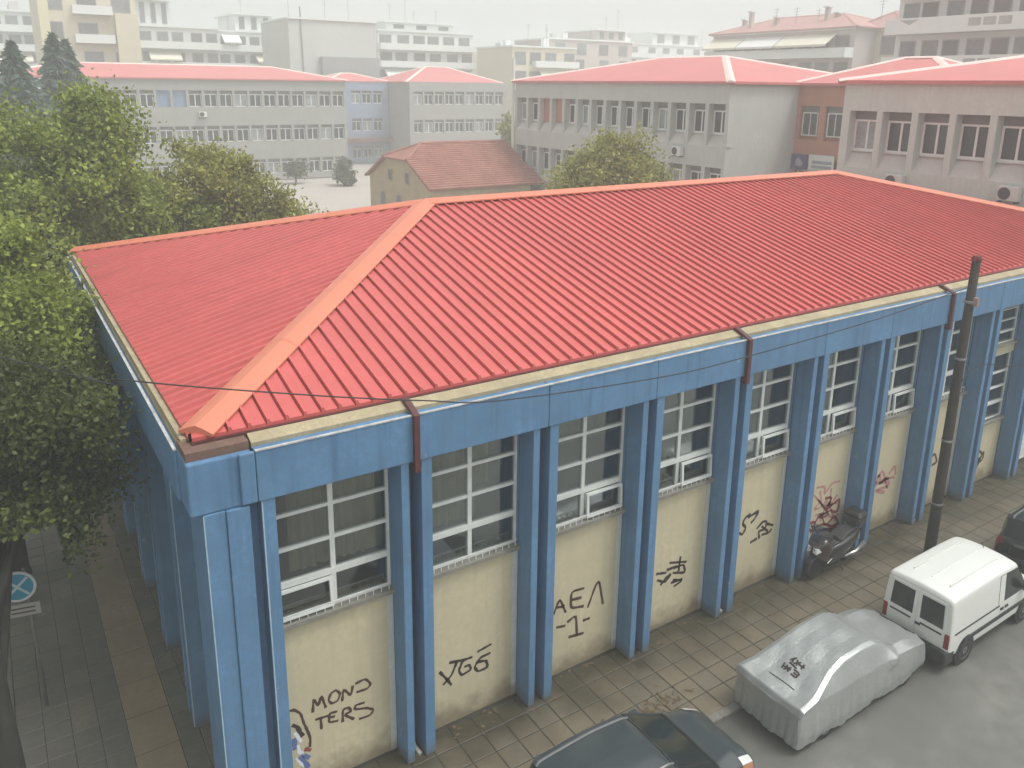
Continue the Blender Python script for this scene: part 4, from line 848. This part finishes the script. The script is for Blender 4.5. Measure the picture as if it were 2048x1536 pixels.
# saloon under a silver cover
def covered_car(loc, rz):
    t = thing('covered_car', 'saloon car under a silver fabric cover with dark print on its tail', 'car', loc, rz, 'parked cars and vans')
    hw = .75
    def prof(zb, zm, zbelt, zrail, zroof, k=1., wr=.62):
        return [(hw*k+.0, zb), (hw*k+.02, (zb+zm)*.5), (hw*k+.01, zm), (hw*k-.03, zbelt), (hw*k*wr+.07, zrail), (hw*k*wr-.03, zrail+.04), (hw*k*wr*.5, zroof-.01), (0, zroof)]
    st = [(-.05, prof(.20, .50, .80, .84, .86, .95, .93)), (-.015, prof(.17, .56, .90, .945, .955, .985, .93)), (.03, prof(.16, .58, .93, .975, .99, .99, .92)), (.42, prof(.16, .58, .95, 1.01, 1.03, 1, .86)), (.95, prof(.16, .58, .95, 1.25, 1.29, 1, .70)), (1.35, prof(.15, .58, .95, 1.36, 1.40, 1, .67)), (1.9, prof(.15, .58, .94, 1.39, 1.43, 1, .67)),
          (2.3, prof(.15, .58, .93, 1.34, 1.38, 1, .67)), (2.95, prof(.15, .58, .91, .97, 1.0, 1, .74)), (3.5, prof(.16, .55, .84, .88, .905, .985, .74)), (3.95, prof(.2, .5, .70, .735, .755, .92, .72)), (4.10, prof(.22, .42, .56, .585, .60, .84, .7))]
    L = Loft(st, 10, 8, .22, .10)
    b = L.both([(i, j) for i in range(L.ns) for j in range(L.np_)])
    # close the ends with hanging cloth
    for e, sg_ in ((0, -1), (-1, 1)):
        g = L.G[e]; n = len(g); ctr = []
        ring = [(p[0], -p[1], p[2]) for p in g]+[(p[0], p[1], p[2]) for p in g[::-1][1:]]
        low = [(p[0]+sg_*.0, p[1], min(p[2], .20)) for p in ring]
        k0 = len(b.v); b.v += ring; 
        m_ = len(ring); half = m_//2
        # strips between mirrored points
        cols = 44
        grid = []
        for i in range(half+1):
            pa, pb = ring[i], ring[m_-1-i]
            grid.append([(pa[0]+sg_*.02*math.sin(math.pi*c/cols)*1.5, pa[1]+(pb[1]-pa[1])*c/cols, pa[2]) for c in range(cols+1)])
        b.v = b.v[:k0]; o0 = len(b.v)
        for row in grid: b.v += row
        for i in range(half):
            for c in range(cols):
                f = (o0+i*(cols+1)+c, o0+i*(cols+1)+c+1, o0+(i+1)*(cols+1)+c+1, o0+(i+1)*(cols+1)+c)
                b.f.append(f if sg_ < 0 else f[::-1]); b.m.append(0)
    rr = random.Random(5); ph = [rr.uniform(0, 6) for _ in range(8)]
    V = []
    for (x, y, z) in b.v:
        low = max(0., min(1., (.95-z)/.6)); s_ = 1 if y > 0 else -1
        fold = .010*math.sin(9*x+ph[0])+.008*math.sin(23*x+ph[1]+2*z)+.006*math.sin(41*x+ph[2])
        foldy = .014*math.sin(13*y+ph[3]+z)+.010*math.sin(37*y+ph[4]+2*z)+.005*math.sin(73*y+6*z)
        rearf = max(0., 1-abs(x+.02)/.15)+max(0., 1-abs(x-4.1)/.2)
        y2 = y+s_*fold*low*.8*(abs(y) > .3); x2 = x+foldy*rearf*low*1.6
        z2 = z+.006*math.sin(7*x+5*y)+.004*math.sin(13*y-9*x)
        if z < .21: z2 += .03*math.sin(4*x+ph[5])+.008*math.sin(15*x+9*y)
        for (mx, my) in ((2.75, .78),): 
            d = math.hypot(x-mx, abs(y)-my)
            if z > .75 and d < .18: y2 += s_*.09*(1-d/.18); z2 += .05*(1-d/.18)
        V.append((x2, y2, z2))
    b.v = V
    COV = mat('silver_cover', (.42, .43, .42), .34, .10, 1.6, .4, 18, .5, metallic=.55)
    o = weld(b.build('cover', COV, t))
    MB().box(.3, 3.8, -.66, .66, .14, .5).build('underbody', TRIMB, t)
    wheels(t, (.78, 3.25), hw-.01, .30)
    # printed mark on the tail of the cover
    from mathutils.bvhtree import BVHTree
    tr_ = BVHTree.FromPolygons([Vector(q) for q in b.v], b.f)
    def on(x_, y_):
        h_ = tr_.ray_cast(Vector((x_, y_, 3)), Vector((0, 0, -1)))[0]; return (x_, y_, (h_.z if h_ else 1.0)+.006)
    pr = MB(); rr = random.Random(9)
    def seg(p_, q_, wd_):
        l_ = math.hypot(q_[0]-p_[0], q_[1]-p_[1]) or 1; ux, uy = -(q_[1]-p_[1])/l_*wd_, (q_[0]-p_[0])/l_*wd_; n_ = 5; v_ = []
        for k in range(n_+1):
            cx, cy = p_[0]+(q_[0]-p_[0])*k/n_, p_[1]+(q_[1]-p_[1])*k/n_; v_ += [on(cx+ux, cy+uy), on(cx-ux, cy-uy)]
        pr.add(v_, [(2*k, 2*k+2, 2*k+3, 2*k+1) for k in range(n_)])
    for (p_, q_) in (((.52, -.16), (.52, -.04)), ((.52, -.16), (.62, -.16)), ((.57, -.16), (.57, -.06)), ((.62, -.14), (.62, -.03)), ((.52, .02), (.62, .12)), ((.62, .02), (.52, .12)), ((.57, .0), (.57, .16)), ((.52, .16), (.63, .18)),
                     ((.70, -.12), (.80, -.12)), ((.75, -.16), (.75, -.02)), ((.70, -.02), (.80, .03)), ((.80, -.05), (.70, .05)), ((.70, .08), (.80, .10)), ((.72, .14), (.82, .06)), ((.66, -.06), (.68, .12))): seg(p_, q_, .017)
    seg((.30, -.30), (.30, .26), .011)
    for s_ in (-1, 1):
        MB().tube([(g_[0], s_*(g_[1]+.004), g_[2]+.004) for g_ in L.G[22:96:3, 5*L.nv]], .008, 5).build('seam', COV, t)
    pr.build('printed_mark', PAINT['black'], t)
    return t
k_ = covered_car((9.0, -3.13, -.1), R(.5)); k_.scale = (1, 1, .95)

# scooter by the wall
def scooter(loc, rz):
    t = thing('touring_scooter', 'dark touring scooter with top case parked against the tagged wall', 'scooter', loc, rz)
    BK = mat('scooter_black', (.022, .022, .021), .35, .2, 4, 0, 30, .6, coat=.4); RD = mat('scooter_maroon', (.045, .024, .022), .35, .15, 4, 0, 30, .6, coat=.4)
    CH = mat('scooter_chrome', (.45, .45, .44), .25, .1, 5, metallic=.8); ST = mat('scooter_seat', (.03, .03, .032), .7, .2, 5)
    tme = MB().lathe([(.20, -.06), (.27, -.065), (.30, -.035), (.305, 0), (.30, .035), (.27, .065), (.20, .06)], (0, 0, 0), 'y', 22).mesh('tyre', RUB, True); rme = MB().lathe([(0, -.05), (.05, -.06), (.16, -.04), (.205, -.055), (.205, .055), (.16, .04), (.05, .06), (0, .05)], (0, 0, 0), 'y', 14).mesh('rim', CH)
    for x in (-.78, .62):
        w = inst('wheel', rme, t, (x, 0, .305)); inst('tyre', tme, w)
    MB().prism([(-1.05, .5), (-.95, .62), (-.75, .66), (-.5, .56), (-.52, .5), (-.75, .58), (-.95, .54)], 'y', -.08, .08).build('front_mudguard', BK, t, bevel=.02)
    # front fairing
    L = Loft([(-.92, [(.02, .72), (.06, .74), (.06, .84), (.0, .86)]), (-.80, [(.14, .60), (.19, .72), (.17, .95), (.0, .98)]), (-.62, [(.18, .50), (.25, .70), (.22, 1.02), (.0, 1.06)]), (-.45, [(.17, .42), (.24, .66), (.20, .98), (.0, 1.02)]), (-.34, [(.12, .40), (.18, .62), (.15, .90), (.0, .94)])], 3, 3)
    weld(L.both([(i, j) for i in range(4) for j in range(3)]).build('front_fairing', RD, t))
    for s_ in (-1, 1):
        MB().hexa([(-.93, s_*.03, .76), (-.93, s_*.13, .74), (-.80, s_*.19, .80), (-.86, s_*.05, .84)], [(-.91, s_*.03, .87), (-.90, s_*.11, .86), (-.79, s_*.17, .90), (-.84, s_*.04, .93)]).build('headlight', HEADL, t)
        MB().tube([(-.52, s_*.05, 1.03), (-.5, s_*.22, 1.08), (-.40, s_*.36, 1.06)], .018, 7).build('handlebar', BK, t)
        MB().tube([(-.44, s_*.30, 1.07), (-.36, s_*.40, 1.06)], .028, 8).build('grip', RUB, t)
        MB().tube([(-.6, s_*.2, 1.02), (-.6, s_*.36, 1.18)], .009, 6).build('mirror_stalk', BK, t)
        MB().box(-.63, -.59, s_*.39-.08, s_*.39+.08, 1.15, 1.27).build('mirror', BK, t, bevel=.02)
    MB().add([(-.80, -.17, .98), (-.80, .17, .98), (-.62, .14, 1.34), (-.62, -.14, 1.34), (-.73, -.20, .98), (-.73, .20, .98)], [(0, 1, 2, 3), (0, 3, 4), (1, 5, 2)]).build('windscreen', glassmat('scooter_screen', (.35, .37, .38), .3), t)
    # floor, body, tail
    MB().prism([(-.5, .36), (-.3, .30), (.3, .28), (.35, .42), (-.3, .44)], 'y', -.19, .19).build('floorboard', BK, t, bevel=.02)
    L = Loft([(-.28, [(.10, .34), (.15, .45), (.13, .66), (.0, .70)]), (.0, [(.16, .30), (.23, .46), (.20, .72), (.0, .76)]), (.35, [(.16, .34), (.24, .52), (.20, .76), (.0, .79)]), (.75, [(.12, .50), (.20, .62), (.16, .80), (.0, .82)]), (1.0, [(.05, .66), (.10, .70), (.08, .80), (.0, .81)])], 3, 3)
    weld(L.both([(i, j) for i in range(4) for j in range(3)]).build('body', BK, t))
    L = Loft([(-.26, [(.08, .70), (.14, .73), (.12, .77), (.0, .78)]), (.1, [(.14, .75), (.19, .79), (.16, .83), (.0, .835)]), (.30, [(.14, .78), (.18, .86), (.15, .91), (.0, .92)]), (.70, [(.12, .81), (.16, .88), (.13, .93), (.0, .935)])], 3, 3)
    weld(L.both([(i, j) for i in range(3) for j in range(3)]).build('seat', ST, t))
    MB().tube([(.2, -.22, .35), (.6, -.25, .34), (.98, -.26, .46)], [.03, .055, .06], 10).build('exhaust', CH, t, smooth=True)
    MB().prism([(.68, .86), (1.02, .86), (1.02, .90), (.68, .94)], 'y', -.1, .1).build('rack', CH, t)
    tcase = MB().hexa([(.66, -.24, .95), (1.06, -.20, .95), (1.06, .20, .95), (.66, .24, .95)], [(.66, -.25, 1.17), (1.10, -.22, 1.17), (1.10, .22, 1.17), (.66, .25, 1.17)]).build('top_case', BK, t, bevel=.05)
    MB().hexa([(.655, -.255, 1.18), (1.105, -.225, 1.18), (1.105, .225, 1.18), (.655, .255, 1.18)], [(.72, -.18, 1.30), (1.02, -.16, 1.30), (1.02, .16, 1.30), (.72, .18, 1.30)]).build('lid', BK, tcase, bevel=.04)
    MB().box(.99, 1.03, -.11, .11, .70, .78).build('tail_light', TAILR, t); MB().box(1.0, 1.02, -.1, .1, .48, .62).build('number_plate', WHITE, t)
    MB().tube([(.05, -.12, .3), (.1, -.28, .02)], .014, 6).build('side_stand', BK, t)
    return t
scooter((14.45, -.52, 0), R(4))

# ------------------------------------------------------------------ trees
def leaves(blobs, n, size, seed, clump=.42, up=.3, stretch=1.6):
    g = np.random.default_rng(seed); tot = sum(b[3] for b in blobs); Cs = []
    for (c, r, nc, wt) in blobs:
        k = int(n*wt/tot); d = g.normal(size=(nc, 3)); d /= np.linalg.norm(d, axis=1)[:, None]
        rad = g.uniform(.40, 1.08, nc)**.7; rad[g.uniform(size=nc) < .14] *= 1.28
        cen = np.array(c)+d*rad[:, None]*np.array(r)
        pw = g.uniform(.3, 1.6, nc); ids = g.choice(nc, k, p=pw/pw.sum()); cs = g.uniform(.45, 1.35, nc)
        p = cen[ids]+g.normal(size=(k, 3))*clump*cs[ids][:, None]*np.array([1, 1, .75])
        Cs.append(p)
    P_ = np.concatenate(Cs); k = len(P_)
    a = g.normal(size=(k, 3)); a[:, 2] -= .35; a /= np.linalg.norm(a, axis=1)[:, None]
    nrm = g.normal(size=(k, 3)); nrm[:, 2] += up*3; b = np.cross(a, nrm); b /= np.linalg.norm(b, axis=1)[:, None]+1e-9
    s = (size*g.uniform(.6, 1.3, k))[:, None]
    A_ = a*s*stretch*.5; B_ = b*s*.5; nn = np.cross(a, b)*s*.18
    V = np.stack([P_-A_, P_+B_+nn, P_+A_, P_-B_+nn], 1).reshape(-1, 3)
    F = np.arange(4*k).reshape(-1, 4)
    return V, F
BARK = mat('bark', (.030, .028, .023), .9, .3, 4, .6, 30, .2)
LEAF_D = leafmat('leaf_dark', (.026, .038, .009), (.11, .14, .028)); LEAF_G = leafmat('leaf_green', (.085, .125, .02), (.34, .40, .075)); LEAF_Y = leafmat('leaf_olive', (.13, .15, .03), (.40, .40, .11)); LEAF_C = leafmat('leaf_conifer', (.06, .10, .075), (.13, .18, .135), .15)
def tree(name, label, base, blobs, n, size, lm, tr=.2, hgt=5., seed=1, group='trees around the school', clump=.42, lean=(0, 0), cut=None):
    t = thing(name, label, 'tree', base, 0, group); rr = random.Random(seed)
    tk = MB(); top = Vector((lean[0], lean[1], hgt))
    tk.tube(smooth_path([(0, 0, -.05), (lean[0]*.1+.01, .02, hgt*.3), (lean[0]*.5-.03, lean[1]*.5, hgt*.65), tuple(top)], 4), [tr*1.25]+[tr*(1-.5*i/12) for i in range(12)], 12)
    tk.build('trunk', BARK, t, smooth=True)
    for (c, r, nc, wt) in blobs:
        for k in range(2):
            s0 = Vector((lean[0]*.6, lean[1]*.6, hgt*rr.uniform(.5, .95))); e = Vector(c)+Vector((rr.uniform(-.6, .6)*r[0], rr.uniform(-.6, .6)*r[1], rr.uniform(-.2, .5)*r[2])); m_ = (s0+e)/2+Vector((0, 0, -.15))
            MB().tube(smooth_path([tuple(s0), tuple(m_), tuple(e)], 4), [tr*.5, tr*.45, tr*.42, tr*.38, tr*.33, tr*.28, tr*.22, tr*.15, tr*.08], 7).build('limb', BARK, t, smooth=True)
    V, F = leaves(blobs, n, size, seed, clump)
    if cut:
        q_ = V.reshape(-1, 4, 3).mean(1); V = V.reshape(-1, 4, 3)[~cut(q_)].reshape(-1, 3); F = np.arange(len(V)).reshape(-1, 4)
    o = bpy.data.objects.new('crown', fast_mesh('crown', V, F, lm)); link(o, t); return t
# near pavement tree (trunk at bottom left), crown in front of the side wall
tree('pavement_tree', 'near dark-leaved pavement tree at left whose crown hangs over the gym side', (-2.6, 1.3, 0),
     [((-.1, 3.6, 5.3), (1.3, 2.2, 1.5), 60, 3), ((.9, 2.8, 4.9), (.9, 1.4, 1.3), 40, 2), ((.2, 5.5, 4.6), (1.3, 2.0, 1.6), 50, 2.4), ((-1.4, 2.6, 5.9), (1.4, 2.2, 1.4), 40, 2)], 130000, .068, LEAF_D, .21, 4.2, 3, clump=.34, lean=(.0, .8), cut=lambda q: (q[:, 0] < 1.1) & (q[:, 2]+.42*(q[:, 1]-3.1) < 3.75))
tree('pavement_tree', 'second pavement tree at left edge, brighter green above the dark near crown', (-2.3, 9.5, 0),
     [((.0, .0, 6.2), (1.9, 2.6, 1.9), 70, 3), ((.6, 1.2, 4.6), (1.4, 2.2, 1.5), 50, 2), ((-1.0, -1.0, 5.5), (1.5, 2, 1.8), 40, 1.6), ((.9, -1.2, 4.2), (1.0, 1.6, 1.3), 40, 1.6)], 80000, .082, LEAF_G, .22, 4.6, 4, clump=.38)
tree('pavement_tree', 'tall yellow-green tree at left rising above the gym roof corner', (-1.6, 18.5, 0),
     [((1.2, 0, 8.2), (2.6, 2.6, 2.3), 80, 3), ((2.9, .3, 9.6), (1.1, 1.2, 1.5), 30, 1), ((0, 0, 6.4), (2.6, 2.6, 2.2), 60, 2.2), ((3.4, .5, 6.8), (1.6, 1.8, 1.7), 50, 1.8), ((4.6, 1.5, 6.0), (1.5, 1.6, 1.5), 40, 1.5)], 95000, .10, LEAF_G, .26, 6.2, 5, clump=.42)
tree('yard_tree', 'olive green yard tree with loose branches behind the gym roof corner', (5.0, 21.5, 0),
     [((0, 0, 7.0), (1.9, 1.9, 1.9), 50, 2.2), ((1.7, 0, 6.2), (1.5, 1.5, 1.6), 40, 1.5), ((3.0, .2, 5.7), (1.1, .9, .7), 20, .45), ((.4, 0, 5.0), (2.2, 2, 1.6), 40, 1.4), ((1.3, .2, 8.1), (.7, .7, .6), 12, .25), ((-1.8, -.5, 6.6), (1.6, 1.5, 1.8), 36, 1.4), ((3.9, -.6, 5.6), (1.0, .6, .4), 12, .22)], 62000, .10, LEAF_Y, .2, 5.2, 6, clump=.36)
tree('yard_tree', 'round olive tree in the yard before the middle wing windows', (25.2, 21.5, 0),
     [((0, 0, 6.9), (2.2, 2.0, 1.5), 46, 2.2), ((.6, 0, 8.1), (1.2, 1.2, .8), 22, .8), ((2.2, .3, 6.4), (1.5, 1.3, 1.1), 26, 1), ((-2.0, 0, 6.1), (1.3, 1.3, .9), 20, .7)], 34000, .12, LEAF_Y, .2, 5.4, 7, clump=.36)
tree('yard_bush', 'small dark tree by the far wing wall, left of two', (28.9, 83.0, 0), [((0, 0, 1.6), (1.0, 1.0, .9), 20, 1)], 1500, .25, LEAF_D, .12, 1.3, 8, 'small trees by the far wing', .3)
tree('yard_bush', 'small dark tree by the far wing wall beside the tiled house', (33.2, 78.5, 0), [((0, 0, 1.7), (1.1, 1.1, 1.2), 24, 1), ((.2, 0, .6), (1.0, 1.0, .6), 14, .5)], 2200, .25, LEAF_D, .12, 1.4, 9, 'small trees by the far wing', .3)
tree('yard_tree', 'pale green slim tree in the gap beside the middle wing', (on_y(1019, 220, 66.)[0], 66., 0), [((0, 0, 5.5), (.9, .9, 3.2), 30, 1)], 3000, .3, LEAF_Y, .15, 5, 10, clump=.4)
def conifer(label, base, h, r, seed):
    t = thing('conifer', label, 'tree', base, 0, 'hazy conifers at left'); g = np.random.default_rng(seed)
    MB().tube([(0, 0, -.05), (0, 0, h*.6), (0, 0, h)], [.25, .16, .03], 10).build('trunk', BARK, t, smooth=True)
    Vs = []; n = 5200; z = (g.uniform(.0, 1, n)**.8); tier = np.floor(z*16)/16; fz = z*16-np.floor(z*16)
    rad = r*(1-z)**.8*(.55+.6*(1-fz))*np.sqrt(g.uniform(.08, 1, n)); ang = g.uniform(0, 2*np.pi, n); nb = 7
    ang = np.round(ang/(2*np.pi)*nb+tier*5)/nb*2*np.pi+g.normal(size=n)*.28
    P_ = np.stack([rad*np.cos(ang), rad*np.sin(ang), h*(.12+.88*z)-rad*.25], 1)
    a = np.stack([np.cos(ang), np.sin(ang), -.5+0*ang], 1)+g.normal(size=(n, 3))*.35; a /= np.linalg.norm(a, axis=1)[:, None]
    b = np.cross(a, g.normal(size=(n, 3))); b /= np.linalg.norm(b, axis=1)[:, None]; s = .5*g.uniform(.6, 1.3, n)[:, None]
    V = np.stack([P_-a*s*.7, P_+b*s*.22, P_+a*s*.7, P_-b*s*.22], 1).reshape(-1, 3)
    o = bpy.data.objects.new('crown', fast_mesh('crown', V, np.arange(4*n).reshape(-1, 4), LEAF_C)); link(o, t)
c1 = on_y(22, 85, 52); conifer('dark conifer at the left photo edge with pointed top', (c1[0], 52, 0), c1[2], 4.6, 21)
c2 = on_y(104, 70, 58); conifer('hazy conifer, left of the close pair near the tower', (c2[0], 58, 0), c2[2], 4.2, 22)
c3 = on_y(128, 74, 60); conifer('hazy conifer, right of the close pair near the tower', (c3[0], 60, 0), c3[2]-.3, 4.4, 23)
# fallen leaves along the wall and on the pavement
g = np.random.default_rng(3); n = 420
px = g.uniform(3, 24, n); py = -np.abs(g.normal(size=n))*.28-.06; sel = g.uniform(size=n) < .25
px[sel] = 7.6+g.normal(size=sel.sum())*.35; py[sel] = -1.75+g.normal(size=sel.sum())*.18
ang = g.uniform(0, 6.28, n); s = g.uniform(.02, .05, n); z = .006+g.uniform(0, .012, n)
V = np.stack([np.stack([px+np.cos(ang+k*1.571)*s*(1.4 if k % 2 == 0 else .7), py+np.sin(ang+k*1.571)*s*(1.4 if k % 2 == 0 else .7), z+g.uniform(0, .008, n)], 1) for k in range(4)], 1).reshape(-1, 3)
o = bpy.data.objects.new('leaf_litter', fast_mesh('leaf_litter', V, np.arange(4*n).reshape(-1, 4), mat('dead_leaf', (.13, .09, .045), .8, .4, 9))); link(o); tag(o, 'brown fallen leaves scattered along the wall foot', 'leaves', kind='stuff')

# ------------------------------------------------------------------ haze
HZ = bpy.data.materials.new('haze'); HZ.use_nodes = True
hn = HZ.node_tree.nodes; hn.remove(hn['Principled BSDF']); pv = hn.new('ShaderNodeVolumePrincipled')
pv.inputs['Color'].default_value = (.97, .99, .975, 1); pv.inputs['Density'].default_value = .0034; pv.inputs['Anisotropy'].default_value = 0
HZ.node_tree.links.new(pv.outputs[0], hn['Material Output'].inputs['Volume'])
o = MB().box(-440, 440, -440, 440, -1.2, 40).build('haze', HZ); o['kind'] = 'stuff'; o['label'] = 'pale rain haze thickening with distance'
